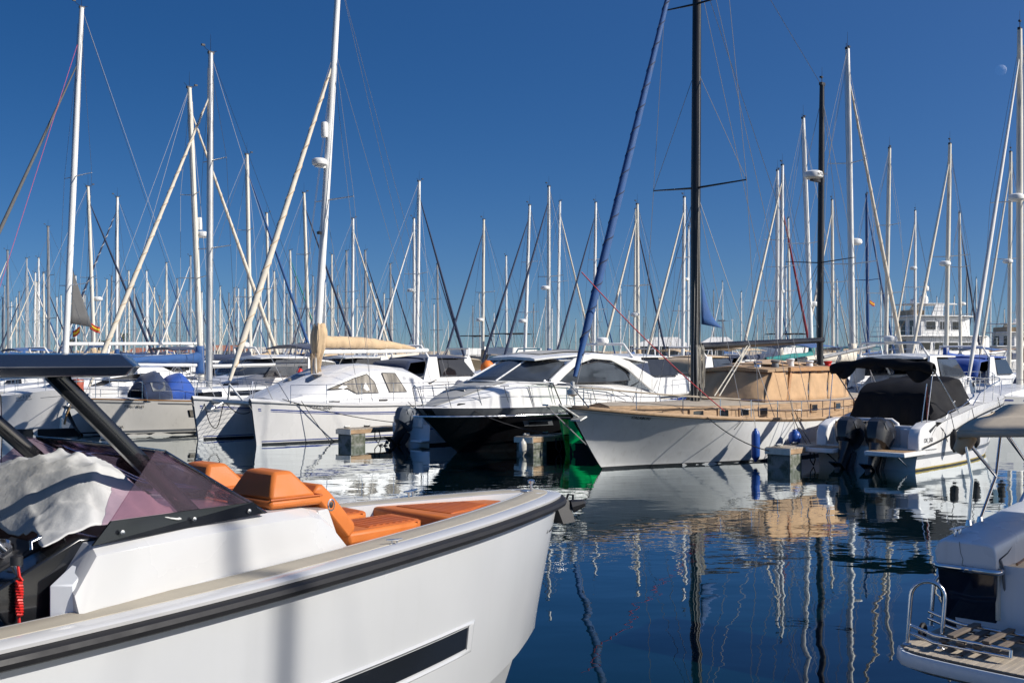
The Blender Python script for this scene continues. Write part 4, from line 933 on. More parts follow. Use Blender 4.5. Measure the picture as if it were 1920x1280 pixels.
def express():
    T = thing('motor_cruiser', 'black hulled express cruiser with white cabin top beside the ketch bow', 'motor cruiser', (-1.55, 31.56, 0), BACK)
    L = 11.5
    H = Hull(-9.8, -.1, 1.62, [(0, 1.65), (.3, 1.78), (.55, 1.72), (.72, 1.5), (.84, 1.12), (.93, .66), (.98, .3), (1, .06)], [(0, 1.5), (.3, 1.6), (.55, 1.42), (.75, .95), (.9, .4), (1, 0)],
             [(0, 1.15), (.3, 1.22), (.6, 1.24), (.85, 1.25), (1, 1.28)], z0=-.3, fl=1.15, pw=.85)
    H.shell('hull', BLACKHULL, T, 34, 12)
    H.band('grey_topside_band', GREYBAND, T, .0, .20, off=.012, rel=True, nu=34)
    H.rail('rubbing_strake', STEEL, T, .032, drop=.23, off=.02, nu=34)
    H.band('spray_rail', BLACKHULL, T, .30, .36, u0=.0, u1=.97, off=.03)
    H.deck('deck', WHITE, T, .0, .02, .04)
    # hull ports set in grey pods
    for u, w_ in ((.73, .03), (.58, .03)):
        H.band('port_pod', GREYBAND, T, .70, .86, u0=u - .045, u1=u + .045, off=.012, sides=(1,), nu=6)
        H.band('port_glass', DGLASS, T, .735, .825, u0=u - .03, u1=u + .03, off=.018, sides=(1,), nu=6)
    # moulded foredeck and cabin
    st = [(1.05, .30, 1.28, .05), (.4, .75, 1.48, .12), (-.4, 1.10, 1.70, .2), (-1.2, 1.32, 1.88, .2), (-2.2, 1.45, 1.93, .14), (-3.4, 1.50, 1.90, .1), (-5.2, 1.52, 1.86, .1), (-6.6, 1.5, 1.72, .1), (-7.6, 1.5, 1.56, .1)]
    MB().loft([[(x, -b, 1.18), (x, -b * .97, z - .14), (x, -b * .84, z - .03), (x, -b * .45, z + h * .5), (x, 0, z + h * .7), (x, b * .45, z + h * .5), (x, b * .84, z - .03), (x, b * .97, z - .14), (x, b, 1.18)] for x, b, z, h in st]).build('cabin_moulding', WHITE, T, 30)
    for x, y in ((-.0, 0), ):
        MB().box(x - .55, x, y - .3, y + .3, 1.66, 1.74).build('deck_hatch', DGLASS, T, bev=.03)
    # greyish foredeck pad
    MB().loft([[(x, -b * .62, z + h * .36 + .012), (x, 0, z + h * .7 + .016), (x, b * .62, z + h * .36 + .012), (x, 0, z + h * .7 + .006)] for x, b, z, h in st[:5]]).build('foredeck_pad', GREYDECK, T, 30)
    # windscreen and hard top
    def ws(a, b):
        q = 2 * a - 1; yb = 1.42 * q; xb = -.75 - 1.55 * q * q; yt = 1.16 * q; xt = -2.35 - .95 * q * q
        return (xb + (xt - xb) * b, yb + (yt - yb) * b, (1.97 - .08 * q * q) + (.64 - .02 * q * q) * b)
    MB().grid(ws, 22, 5).build('windscreen', BGLASS, T, 60, solid=.01)
    for a in (.30, .70): tube('windscreen_pillar', [Vector(ws(a, b / 4)) + Vector((.01, 0, .01)) for b in range(5)], .028, WHITE, T, 6)
    tube('windscreen_frame', [Vector(ws(i / 22, 0)) for i in range(23)], .025, WHITE, T, 6)
    tp = [(-2.2, .95, 2.60, .05), (-2.7, 1.16, 2.66, .08), (-3.6, 1.30, 2.72, .10), (-4.8, 1.34, 2.74, .10), (-6.0, 1.32, 2.66, .08), (-7.0, 1.26, 2.54, .05), (-7.3, 1.2, 2.50, .03)]
    ht = MB().loft([[(x, -b, z - .07), (x, -b, z - .02), (x, -b * .8, z + .02), (x, 0, z + h), (x, b * .8, z + .02), (x, b, z - .02), (x, b, z - .07), (x, 0, z - .04)] for x, b, z, h in tp]).build('hard_top', WHITE, T, 35)
    MB().loft([[(x, -b * .62, z + h * .62 + .012), (x, 0, z + h + .014), (x, b * .62, z + h * .62 + .012), (x, 0, z + h + .002)] for x, b, z, h in tp[1:5]]).build('sunroof_cover', GREYDECK, ht, 35)
    for sd in (1, -1):
        # sweeping arch: from windscreen foot up over and down to the coaming
        arc = [(-2.35, 1.46, 1.88), (-2.9, 1.42, 2.20), (-3.5, 1.38, 2.50), (-4.3, 1.35, 2.66), (-5.2, 1.36, 2.62), (-6.0, 1.40, 2.38), (-6.6, 1.45, 2.06), (-7.3, 1.50, 1.72)]
        g = MB(); rr = []
        for i, p in enumerate(arc):
            p = Vector(p); w_ = (.13, .12, .10, .08, .09, .13, .17, .22)[i]; d = (Vector(arc[min(i + 1, 7)]) - Vector(arc[max(i - 1, 0)])).normalized(); nrm = Vector((-d.z, 0, d.x))
            rr.append([Vector((q.x, sd * q.y, q.z)) for q in (p + nrm * w_ + Vector((0, .03, 0)), p - nrm * w_ + Vector((0, .03, 0)), p - nrm * w_ - Vector((0, .05, 0)), p + nrm * w_ - Vector((0, .05, 0)))])
        g.loft(rr).build('cabin_arch', WHITE, T, 50, bev=.012)
        win = [(-2.55, 1.90), (-3.2, 2.20), (-3.9, 2.42), (-4.6, 2.50), (-5.3, 2.42), (-5.9, 2.16), (-6.1, 1.92), (-5.0, 1.88)]
        MB().add([(x, sd * 1.405 - sd * (z - 1.9) * .06, z) for x, z in win], [tuple(range(8))]).build('side_window', BGLASS, T, solid=.01)
        tube('window_seal', [(x, sd * 1.412 - sd * (z - 1.9) * .06, z) for x, z in win + win[:1]], .014, BLACKMATT, T, 5)
        MB().add([(-6.35, sd * 1.40, 2.38), (-7.25, sd * 1.22, 2.46), (-7.35, sd * 1.40, 1.62), (-6.95, sd * 1.44, 1.80)], [(0, 1, 2, 3)]).build('canopy_panel', NAVYC, T, solid=.01)
    MB().add([(-7.3, -1.2, 2.46), (-7.3, 1.2, 2.46), (-7.5, 1.35, 1.5), (-7.5, -1.35, 1.5)], [(0, 1, 2, 3)]).build('aft_curtain', CLEARV, T, solid=.008)
    # pulpit and side rails
    for sd in (1, -1):
        us = [.985, .93, .86, .79, .72, .65, .58, .50, .42, .34]
        dk = [H.P(u, 1, sd, -.10) for u in us]; hh = [.52, .56, .58, .60, .60, .60, .58, .54, .46, .2]
        top = [p + Vector((.18, -sd * .05, h)) for p, h in zip(dk, hh)]
        r_ = tube('bow_rail', ([Vector((1.55, 0, 1.88))] if sd == 1 else [Vector((1.55, 0, 1.88))]) + top + [dk[-1]], .015, STEEL, T, 6)
        tube('mid_rail', [p + Vector((.09, -sd * .02, h * .5)) for p, h in zip(dk[:-1], hh)], .009, STEEL, r_, 5)
        for p, t_ in zip(dk[:-1], top): MB().tube([p, t_], .012, 6).build('rail_post', STEEL, r_, 60)
    p0, a0, u0 = H.frame_at(.66, 1.09, 1)
    text('XAM·1-195250-4PT', .125, p0 + Vector((0, .03, -.02)), -a0, u0, INKW, T, sx=.8)
    bl = MB(); bl.tube([(.55, .55, 1.30), (.5, .62, 1.36), (.35, .7, 1.36), (.25, .72, 1.30)], .035, 6); bl.build('mooring_bight', ROPE, T, 50)
    tube('mooring_line', sag((.35, .72, 1.3), (-1.9, 2.55, .5), .18), .012, ROPE, T, 5)
    tube('mooring_line', sag((-4.6, 1.8, 1.0), (-2.3, 2.75, .48), .06), .012, ROPEW, T, 5)
    base = Matrix.Translation((-1.55, 31.56, 0)) @ Matrix.Rotation(BACK, 4, 'Z')
    p = base @ Vector((-4.4, 2.0, 0)); t = thing('fender', 'dirty white cylindrical fender on the black cruiser near the green hull', 'fender', (p.x, p.y, 0), BACK)
    fender(t, (0, 0, .98), .72, .12, WHITEF, name='fender_body'); tube('lanyard', [(0, 0, .97), (0, -.15, 1.35)], .009, ROPEW, t, 5)
    p = base @ Vector((-.42, 2.12, 0)); t = thing('fender', 'cream fender standing against the end of the finger dock by the black hull', 'fender', (p.x, p.y, 0), BACK)
    fender(t, (0, 0, .46), .46, .11, WHITEF, name='fender_body'); tube('lanyard', [(0, 0, .45), (-.05, .12, .58)], .009, ROPEW, t, 5)
express()

# ------------------------------------------------------------------ green hull between the cruiser and the ketch
def green_boat():
    T = thing('dinghy', 'bright green boat hull tucked between the ketch bow and black cruiser', 'boat', (1.52, 30.95, 0), BACK)
    H = Hull(-3.6, 0, .12, [(0, .7), (.4, .78), (.7, .72), (.88, .56), (.97, .32), (1, .12)], [(0, .62), (.5, .7), (.8, .5), (1, .06)], [(0, .85), (.5, .88), (1, .98)], z0=-.2)
    H.shell('hull', GREEN, T, 20, 8); H.band('boot_top', ANTIF, T, -.15, .30, off=.006); H.rail('gunwale', BLACKMATT, T, .03); H.deck('foredeck', GREEN, T, .02, .02, .03, u0=.6)
    MB().box(-2.4, -2.1, -.62, .62, .45, .49).build('thwart', OLDWOOD, T, bev=.01)
green_boat()

# ------------------------------------------------------------------ catamaran with sand sail cover
def catamaran():
    T = thing('catamaran', 'white sailing catamaran with sand coloured sail cover over its boom', 'catamaran', (-7.67, 34.1, 0), BACK)
    for k, oy in ((0, 0.0), (1, -3.2)):
        H = Hull(-10.2, 0, .22, [(0, .78), (.4, .86), (.7, .78), (.88, .52), (.96, .28), (1, .07)], [(0, .55), (.4, .66), (.7, .56), (.88, .28), (1, .02)],
                 [(0, .95), (.3, 1.05), (.7, 1.14), (1, 1.34)], z0=-.3, fl=.8)
        h = H.shell('hull', WHITE, T, 30, 9); h.location.y = oy
        for nm, m_, a, b, rel in (('blue_stripe', BLUES, .235, .27, True), ('blue_stripe', BLUES, .295, .315, True), ('boot_stripe', BLUES, .085, .115, False), ('boot_top', ANTIF, -.1, .055, False)):
            o = H.band(nm, m_, h, a, b, off=.006, u1=.985, rel=rel); o.location.y = 0
        g = H.rail('toe_rail', GREYS, h, .016, drop=.05, off=.012)
        H.deck('deck', DECK, h, .0, .01, .06)
        if k == 0:
            for u in (.475, .30):
                H.band('port_frame', STEEL, h, .29, .415, u0=u - .022, u1=u + .022, off=.010, rel=True, sides=(1,), nu=4)
                H.band('port_glass', DGLASS, h, .31, .395, u0=u - .018, u1=u + .018, off=.016, rel=True, sides=(1,), nu=4)
            p0, a0, u0 = H.frame_at(.835, 1.10, 1)
            text('7ª-GA-2-166-04', .135, p0 + Vector((0, .02, -.04)), -a0, u0, INK, h, sx=.85)
        else:
            p0, a0, u0 = H.frame_at(.9, 1.0, 1)
        # pulpit
        for q in (-.35, .35): tube('pulpit', [(-.9, q * 1.2, 1.3), (-.55, q, 1.85), (.05, q * .3, 1.9)], .014, STEEL, h, 6)
        tube('pulpit', [(.05, -.1, 1.9), (.12, 0, 1.35), (.05, .1, 1.9)], .014, STEEL, h, 6)
    # bridge deck, forward beam, nets
    MB().loft([[(x, -2.75, z0), (x, -2.75, z1), (x, -.45, z1), (x, -.45, z0)] for x, z0, z1 in ((-2.2, .95, 1.22), (-3.4, .62, 1.25), (-9.6, .62, 1.12))]).build('bridge_deck', WHITE, T, 30)
    tube('forward_beam', [(-.35, -3.2, 1.22), (-.35, 0, 1.22)], .085, ALU, T, 10)
    for a in (-.5, .5): tube('beam_strut', [(-.35, -1.6 + a * .9, 1.24), (-.12, -1.6, 1.78)], .03, MWHITE, T, 6)
    nt_ = MB()
    for i in range(13): nt_.tube([(-.4, -2.6 + i * .165, 1.2), (-2.2, -2.6 + i * .165, 1.2)], .006, 3)
    for i in range(11): nt_.tube([(-.4 - i * .18, -2.65, 1.2), (-.4 - i * .18, -.55, 1.2)], .006, 3)
    nt_.build('trampoline_net', ROPEW, T)
    # deck house
    st = [(-1.35, 1.15, 1.27), (-1.9, 1.45, 1.52), (-2.6, 1.68, 1.76), (-3.3, 1.78, 2.02), (-4.2, 1.82, 2.30), (-5.2, 1.80, 2.34), (-6.3, 1.72, 2.24), (-7.0, 1.66, 1.98), (-7.5, 1.66, 1.62)]
    cy = -1.6
    def hb(x): return interp([(a, b) for a, b, c in st][::-1], x)
    def hzz(x): return interp([(a, c) for a, b, c in st][::-1], x)
    MB().loft([[(x, cy - b, 1.05), (x, cy - b * .96, min(z, 1.42)), (x, cy - b * .84, z - .06 - .1 * (z > 1.6)), (x, cy - b * .62, z + .0), (x, cy, z + .07), (x, cy + b * .62, z), (x, cy + b * .84, z - .06 - .1 * (z > 1.6)), (x, cy + b * .96, min(z, 1.42)), (x, cy + b, 1.05)]
               for x, b, z in st]).build('deckhouse', WHITE, T, 32)
    def onside(x, f): # point on near side face between lower knuckle and shoulder
        b, z = hb(x), hzz(x); a = Vector((x, cy + b * .96, 1.42)); c = Vector((x, cy + b * .84, z - .16)); return a.lerp(c, f) + Vector((0, .012, .006))
    def pane(name, pts, m):
        q = [onside(x, f) for x, f in pts]; c = sum(q, Vector()) / len(q)
        MB().add(q + [c + Vector((0, .004, 0))], [(i, (i + 1) % len(q), len(q)) for i in range(len(q))]).build(name, m, T, solid=.008)
        tube('window_trim', [p + Vector((0, .004, 0)) for p in q + q[:1]], .014, BLACKMATT, T, 5)
    pane('side_window', [(-2.75, .75), (-3.15, .80), (-3.7, .86), (-4.3, .88), (-4.55, .5), (-4.65, .04), (-3.75, .04), (-3.45, .35)], CURT)
    pane('aft_side_window', [(-4.95, .88), (-5.55, .88), (-5.95, .04), (-5.15, .04)], CURT)
    for y in (-2.1, -1.2): MB().hexa([(-2.65, y - .25, 1.78), (-2.65, y + .25, 1.78), (-3.2, y + .25, 2.03), (-3.2, y - .25, 2.03)][::-1], [(-2.63, y - .24, 1.81), (-2.63, y + .24, 1.81), (-3.18, y + .24, 2.06), (-3.18, y - .24, 2.06)][::-1]).build('front_window', BGLASS, T, bev=.01)
    MB().box(-5.3, -4.75, -1.1, -.55, 2.30, 2.335).build('roof_hatch', WHITE3, T, bev=.012)
    tube('grab_rail', [(-4.6, -.12, 2.10), (-4.7, -.12, 2.17), (-6.1, -.18, 2.10), (-6.2, -.18, 2.02)], .013, STEEL, T, 6)
    # spar
    mx, my, z0, z1, rk = -3.40, -1.6, 1.9, 15.6, 1.0
    mm = mast_part(T, mx, my, z0, z1, .125, MWHITE, rk, 0, 12)
    def sp(z): return spar_at(mx, my, z0, z1, rk, 0, z)
    for z, w_ in ((7.85, 1.05),):
        c = sp(z); tube('spreader', [c + Vector((-.35, -w_, .08)), c, c + Vector((-.35, w_, .08))], [.018, .028, .018], MWHITE, mm)
    c = sp(9.02); MB().box(c.x + .08, c.x + .5, c.y - .05, c.y + .05, c.z - .1, c.z - .03).build('radar_bracket', MWHITE, mm); radar(mm, (c.x + .34, c.y, c.z - .03), .85)
    reflector(mm, sp(10.2) + Vector((.22, 0, 0))); masthead(mm, sp(15.6))
    MB().lathe([(0, 0), (.07, 0), (.09, .08), (0, .12)], 8, Matrix.Translation(sp(6.7) + Vector((.18, 0, 0)))).build('steaming_light', BLACKMATT, mm, 40)
    tube('boom', [(mx - .15, my, 2.80), (-8.45, my, 2.86)], [.085, .08], MWHITE, T, 10)
    def cover(a, b):
        x = mx - .12 - 4.35 * a; an = -.3 * pi + 1.6 * pi * b
        hgt = interp([(0, .62), (.08, .46), (.2, .44), (.5, .40), (.8, .24), (1, .08)], a); wd = interp([(0, .20), (.1, .22), (.5, .19), (1, .07)], a)
        w_ = .028 * mnoise.noise(Vector((a * 9, b * 4, 1))) + .016 * mnoise.noise(Vector((a * 26, b * 3, 5))) - .012 * (abs((a * 6.2 + .3) % 1 - .5) < .07)
        return (x + .03 * sin(b * 6), my + (wd + w_) * cos(an), 2.88 + hgt * .5 + (hgt * .5 + w_) * sin(an))
    drape(T, 'sail_cover', BEIGEC, cover, 60, 16, .01)
    def front(a, b):
        an = 2 * pi * b; z = 2.2 + 1.55 * a; r_ = interp([(0, .10), (.25, .14), (.5, .23), (.8, .24), (1, .14)], a) + .022 * sin(an * 7 + a * 3) + .012 * sin(an * 11)
        return (sp(z).x - .05 + r_ * cos(an) * 1.05, my + r_ * sin(an), z)
    drape(T, 'mast_boot_cover', BEIGEC, front, 12, 40, .008)
    ra = MB()
    for k in range(16):
        a = k * 2.4; r_ = .13 + .06 * ((k * 37) % 10) / 10; x, y = mx + r_ * cos(a), my + r_ * sin(a)
        ra.tube([(x, y, 2.75), (x * 1 + .02 * sin(k), y, 2.3), (x + .03 * cos(k * 3), y + .02, 1.92 + .25 * ((k * 13) % 7) / 7)], .017, 4)
    ra.build('coiled_halyards', BEIGEC, T, 60)
    tie = MB()
    for a in (.15, .3, .47, .65, .85):
        tie.tube([cover(a, b / 10) for b in range(11)], .008, 4)
    tie.build('cover_ties', ROPE, T, 60)
    furled(T, (-.12, my, 1.9), sp(12.6), .10, CREAMC, BEIGEC, 12, 'furled_headsail')
    segs = []
    for sd in (1, -1):
        c = sp(7.85) + Vector((-.35, sd * 1.05, .08)); ch = Vector((-4.0, my + sd * 2.2, 1.2))
        segs += [(ch, c), (c, sp(13)), (ch + Vector((.5, 0, 0)), sp(7.7)), (ch, sp(12.4))]
    segs += [(sp(12.9), (-.12, my, 1.8)), (sp(15.5), (-9.6, my, 1.4)), (sp(15.5), (-8.4, my, 2.9)), (sp(13), (-7, my + 2.0, 1.2))]
    wires('standing_rigging', segs, .0085, WIRE, T)
    # deck gear, rails on the near hull
    us = [-.9, -2.1, -3.4, -4.7, -6.0, -7.2, -8.4]
    rails(T, [(x, interp([(-9, .78), (-4, .84), (-1.5, .62), (-.5, .4)], x), 1.20) for x in us], .58, None, STEEL, .012)
    for x in (-3.0, -5.0, -1.8): MB().box(x, x + .36, .1, .22, 1.19, 1.235).build('deck_cleat_track', BLACKMATT, T, bev=.01)
    tube('mooring_line', sag((-.7, .35, 1.36), (-4.5, 2.35, .52), .14), .013, ROPE, T, 5)
    tube('mooring_line', sag((-1.2, .62, 1.3), (-2.1, 1.05, -.1), .04), .011, ROPE, T, 5)
    tube('mooring_line', sag((-5.3, .88, 1.15), (-5.2, 2.1, .5), .02), .012, ROPE, T, 5)
    tube('mooring_line', sag((-6.4, .88, 1.15), (-4.8, 2.1, .5), .04), .012, ROPEW, T, 5)
    br = [(-.1, -3.0, 1.15), (-.05, -2.6, .55), (0, -2.1, .45), (.1, -1.6, 1.2)]
    tube('bridle_line', [catmull(br, i / 16) for i in range(17)], .015, ROPE, T, 5)
    br = [(-.1, -.1, 1.12), (-.05, -.6, .92), (0, -1.1, .96), (.0, -1.6, 1.2)]
    tube('bridle_line', [catmull(br, i / 12) for i in range(13)], .015, ROPE, T, 5)
    an = MB(); an.tube([(-.2, -2.1, 1.2), (.25, -2.05, 1.0)], [.03, .025], 6); an.hexa([(.05, -2.3, .95), (.35, -2.15, .92), (.35, -1.95, .92), (.05, -1.8, .95)], [(.05, -2.3, 1.0), (.37, -2.15, .97), (.37, -1.95, .97), (.05, -1.8, 1.0)]); an.build('anchor', GALV, T, 30)
catamaran()
# ------------------------------------------------------------------ twin engined walkaround boat, right
def flag(parent, a, size, wind, name='flag', hang=0.0):
    """red-yellow-red flag as three bands"""
    a = Vector(a); wv = Vector(wind)
    o = None
    for k, (f0, f1, m) in enumerate(((0, .27, REDF), (.27, .73, YELLOWP), (.73, 1, REDF))):
        def fn(u, v):
            f = f0 + (f1 - f0) * v
            return a + wv * (u * size) + Vector((0, 0, -f * size * .6 - hang * u * size + .04 * size * sin(u * 7 + f)))
        g = MB().grid(fn, 6, 2).build('flag_band' if k else name, m, parent if o is None else o, 60, solid=.004)
        if o is None: o = g
    return o
def twin_engine():
    T = thing('motorboat', 'white motorboat with twin black outboards and black cockpit cover by the ketch stern', 'motorboat', (8.47, 27.22, 0), AX)
    H = Hull(0, 7.2, .9, [(0, 1.27), (.3, 1.38), (.6, 1.28), (.8, .95), (.93, .48), (1, .05)], [(0, 1.17), (.3, 1.2), (.6, .98), (.8, .6), (1, 0)],
             [(0, .52), (.05, .56), (.12, .98), (.18, 1.12), (.3, 1.27), (.45, 1.44), (.7, 1.5), (1, 1.58)], z0=-.3)
    H.shell('hull', WHITE, T, 34, 10)
    H.band('yellow_boot_line', mat('stained_waterline', (.40, .30, .06), .6, var=.3), T, .03, .06, off=.006)
    H.band('boot_top', ANTIF, T, -.1, .028, off=.005)
    H.band('grey_stripe', GREYS, T, .27, .36, u0=.0, u1=.85, off=.006)
    dark = lambda a: (.50 + .85 * a ** .8)
    mb = MB()
    for sd in (1, -1):
        def fn(a, b):
            u = .02 + .72 * a; z = interp([(0, .50), (.2, .66), (.42, .98), (.7, 1.22), (1, 1.36)], a) + .05 * b; return H.P(u, H.v_of(u, z), sd, .05)
        mb.grid(fn, 30, 1)
    mb.build('rubbing_strake', RUBBER, T, 60)
    H.band('hull_window', DGLASS, T, .72, .90, u0=.40, u1=.50, off=.014, sides=(-1,))
    H.band('hull_window', DGLASS, T, .98, 1.22, u0=.58, u1=.72, off=.014, sides=(-1,))
    H.deck('foredeck', DECK, T, .0, .02, .05, u0=.5)
    for sd in (1, -1):          # side decks
        MB().grid(lambda a, b: H.P(.16 + .36 * a, 1, sd, -.02 - .34 * b) + Vector((0, 0, .0 if b else 0)), 10, 1).build('side_deck', DECK, T, 60)
        MB().grid(lambda a, b: H.P(.16 + .36 * a, 1, sd, -.36) - Vector((0, 0, .75 * b)), 10, 1).build('cockpit_side', WHITE2, T, 60)
    # transom, quarters and platforms
    MB().box(.35, .55, -1.18, 1.18, .3, 1.02).build('transom', WHITE, T, bev=.03)
    for y0, y1 in ((-1.30, -.32), (.48, 1.25)):
        p = MB().box(-.78, .38, y0, y1, .36, .47).build('swim_platform', WHITE, T, bev=.02)
        for k in range(int((y1 - y0 - .1) / .085)): MB().box(-.70, .34, y0 + .06 + k * .085, y0 + .137 + k * .085, .47, .478).build('platform_plank', TEAK, p)
        tube('platform_bracket', [(-.5, y0 + .3, .36), (-.05, y0 + .25, .1)], .018, STEEL, p, 6)
    for sd in (1, -1):
        q = MB(); pr = [(-.02, .47), (.0, .80), (.12, .98), (.45, 1.10), (.95, 1.14), (1.05, .9), (1.05, .45)]
        q.prism(pr, lambda x, z: (x, sd * 1.02, z), lambda x, z: (x, sd * 1.302, z)); q.build('quarter', WHITE, T, bev=.03)
        MB().add([(.55, sd * 1.308, .92), (.95, sd * 1.308, 1.06), (.98, sd * 1.308, 1.03), (.62, sd * 1.308, .86)], [(0, 1, 2, 3)]).build('air_vent', BLACKMATT, T, solid=.006)
    text('OK_268', .14, (.26, -1.315, .655), (1, 0, 0), (0, 0, 1), INK, T)
    text('K·1', .07, (.62, -1.315, .565), (1, 0, 0), (0, 0, 1), INK, T)
    MB().box(.30, .62, -.98, -.70, .48, .95).build('transom_gate', WHITE3, T, bev=.02)
    tube('seat_back_rail', [(.45, .75, 1.0), (.45, .70, 1.12), (.45, -.45, 1.14), (.45, -.58, 1.05), (.45, -.60, .85)], .045, WHITE, T, 8)
    MB().box(.75, 1.3, -.9, .9, .45, .85).build('aft_bench', WHITE2, T, bev=.05)
    MB().box(.5, 4.4, -1.0, 1.0, .40, .44).build('cockpit_floor', TEAK, T)
    for k, y in enumerate((.36, -.40)):
        outboard(T, Matrix.Translation((-.42, y, .28)) @ Matrix.Rotation(R(30), 4, 'Y'), COWL, COWL, .98)
    # black cover over helm and screen
    st = [(1.25, 1.08, 1.08, .55), (1.42, 1.12, 1.74, .80), (2.3, 1.14, 2.10, .62), (2.75, 1.14, 2.02, .70), (3.35, 1.12, 2.14, .80), (4.35, 1.0, 1.50, .75)]
    def cov(a, b):
        x = 1.25 + 3.1 * a; w_ = interp([(s[0], s[1]) for s in st], x); zt = interp([(s[0], s[2]) for s in st], x); k = interp([(s[0], s[3]) for s in st], x)
        base = 1.08 + .1 * (x - 1.25)
        t = 2 * b - 1; s_ = 1 if t > 0 else -1; t = abs(t)
        if t < .45: y, z = w_ * k * t / .45, zt - .05 * (t / .45) ** 2
        else: f = (t - .45) / .55; y, z = w_ * (k + (1 - k) * f), zt - .05 - (zt - .05 - base) * f ** 1.1
        wr = .018 * sin(a * 23 + b * 31) + .014 * sin(b * 47 - a * 11)
        return (x + wr, s_ * y + wr, z + wr * .7)
    drape(T, 'cockpit_cover', BLACKC, cov, 34, 36, .012, 40)
    drape(T, 'cockpit_cover_back', BLACKC, lambda a, b: (1.22 + .05 * sin(a * 25) * b + .2 * (1 - b), (-1.10 + 2.2 * a) * (1 - .22 * (1 - b)), 1.76 - .80 * b + .015 * sin(a * 9)), 26, 8, .012, 50)
    MB().loft([[(x, -1.1, 1.15), (x, -1.0, z), (x, 1.0, z), (x, 1.1, 1.15)] for x, z in ((1.9, 1.3), (3.0, 1.62), (4.5, 1.50), (5.2, 1.35))]).build('cuddy', WHITE, T, 30)
    # folded bimini on its hoops
    def roll(a, b):
        an = 2 * pi * b; y = 1.32 - 2.64 * a; z = 2.34 + .16 * sin(pi * a) ** .7; r_ = .115 + .02 * sin(a * 21) + .014 * sin(an * 3 + a * 15)
        return (.82 + .9 * r_ * cos(an) + .05 * sin(a * 6), y, z + r_ * sin(an) - .02 * sin(a * 12))
    drape(T, 'bimini_roll', BLACKC, roll, 40, 14, .01)
    for a0, a1, dp in ((.02, .26, .30), (.30, .58, .14), (.70, .99, .36)):
        drape(T, 'bimini_flap', BLACKC, lambda a, b: (.80 + .04 * sin(a * 8), 1.32 - 2.64 * (a0 + (a1 - a0) * a), 2.30 + .16 * sin(pi * (a0 + (a1 - a0) * a)) ** .7 - dp * b * sin(pi * min(1, max(0, a))) ** .8), 12, 4, .01)
    for sd in (1, -1):
        tube('bimini_post', [(.85, sd * 1.28, 2.36), (2.35, sd * 1.30, 1.26)], .016, STEEL, T, 8)
        tube('bimini_post', [(.82, sd * 1.28, 2.30), (.55, sd * 1.25, 1.1)], .012, STEEL, T, 8)
    tube('bow_rail', [H.P(u, 1, -1, -.12) + Vector((0, 0, h)) for u, h in ((.42, .0), (.48, .26), (.6, .42), (.75, .48), (.9, .5), (.99, .5))], .014, STEEL, T, 6)
    for u in (.52, .62, .74, .86): tube('rail_post', [H.P(u, 1, -1, -.12), H.P(u, 1, -1, -.12) + Vector((.1, 0, .44))], .012, STEEL, T, 6)
    tube('handrail', [(1.6, -1.28, 1.18), (1.75, -1.28, 1.32), (2.5, -1.30, 1.42), (3.2, -1.30, 1.62)], .012, STEEL, T, 6)
    fs = tube('flag_staff', [(.52, -1.14, 1.10), (.62, -1.22, 2.02)], .012, STEEL, T, 6)
    flag(fs, (.62, -1.22, 1.98), .42, (-.20, -.10, 0), hang=1.6)
    tube('mooring_line', [(.9, -1.29, 1.1), (1.3, -1.34, .9), (1.35, -1.42, .62)], .011, ROPE, T, 5)
    base = Matrix.Translation((8.47, 27.22, 0)) @ Matrix.Rotation(AX, 4, 'Z')
    for (x, zt, lab, y) in ((1.55, .92, 'black fender at the stern quarter of the twin engined boat', -1.50), (2.85, .95, 'black fender amidships on the twin engined boat, by the bimini post', -1.52), (5.2, 1.16, 'black fender near the bow of the twin engined boat', -1.30)):
        p = base @ Vector((x, y, 0)); t = thing('fender', lab, 'fender', (p.x, p.y, 0), AX, 'black fenders on the twin engined boat')
        fender(t, (0, 0, zt), .56, .10, BLACKF, name='fender_body'); tube('lanyard', [(0, 0, zt - .01), (0, .10, zt + .42)], .009, ROPE, t, 5)
twin_engine()

# ------------------------------------------------------------------ finger docks
def dock(px, py, L, label, items):
    p = on_water(px, py); T = thing('finger_dock', label, 'dock', (p.x, p.y, 0), AX, 'finger docks between the boats')
    MB().box(0, .55, -.31, .31, -.4, .36).build('concrete_float', CONC, T, bev=.015)
    for x in (2.6, 5.2, 7.8):
        if x < L: MB().box(x, x + .9, -.30, .30, -.4, .34).build('concrete_float', CONC, T, bev=.015)
    for sd in (1, -1): MB().box(-.04, L, sd * .30 - .03, sd * .30 + .03, .34, .46).build('side_beam', OLDWOOD, T, bev=.006)
    MB().box(-.07, -.03, -.34, .34, .32, .47).build('end_beam', GALV, T, bev=.006)
    n = int(L / .14)
    me = None
    for k in range(n):
        if me is None:
            o = MB().box(0, .125, -.33, .33, .462, .487).build('plank', TEAKG, T); me = o.data
        else:
            o = bpy.data.objects.new('plank', me); COL.objects.link(o); o.parent = T
        o.location = (-.02 + k * .14, 0, rnd.uniform(-.003, .003))
    for x in (.18, .95):
        c = MB(); c.tube([(x - .10, .1, .55), (x + .10, .1, .55)], .018, 6); c.tube([(x - .04, .1, .48), (x - .04, .1, .55)], .016, 6); c.tube([(x + .04, .1, .48), (x + .04, .1, .55)], .016, 6); c.build('cleat', GALV, T, 50)
        r = MB(); r.tube([(x + .09 * cos(a) * (1 + .04 * a / 6), .1 + .08 * sin(a), .53 + .012 * sin(a * 2.3)) for a in [i * .5 for i in range(34)]], .014, 5); r.build('rope_turns', ROPEW if x < .5 else ROPE, T, 60)
    tube('hanging_loop', [(.9, -.34, .42), (.86, -.37, .15), (1.0, -.38, .02), (1.1, -.37, .15), (1.05, -.34, .42)], .016, ROPE, T, 5)
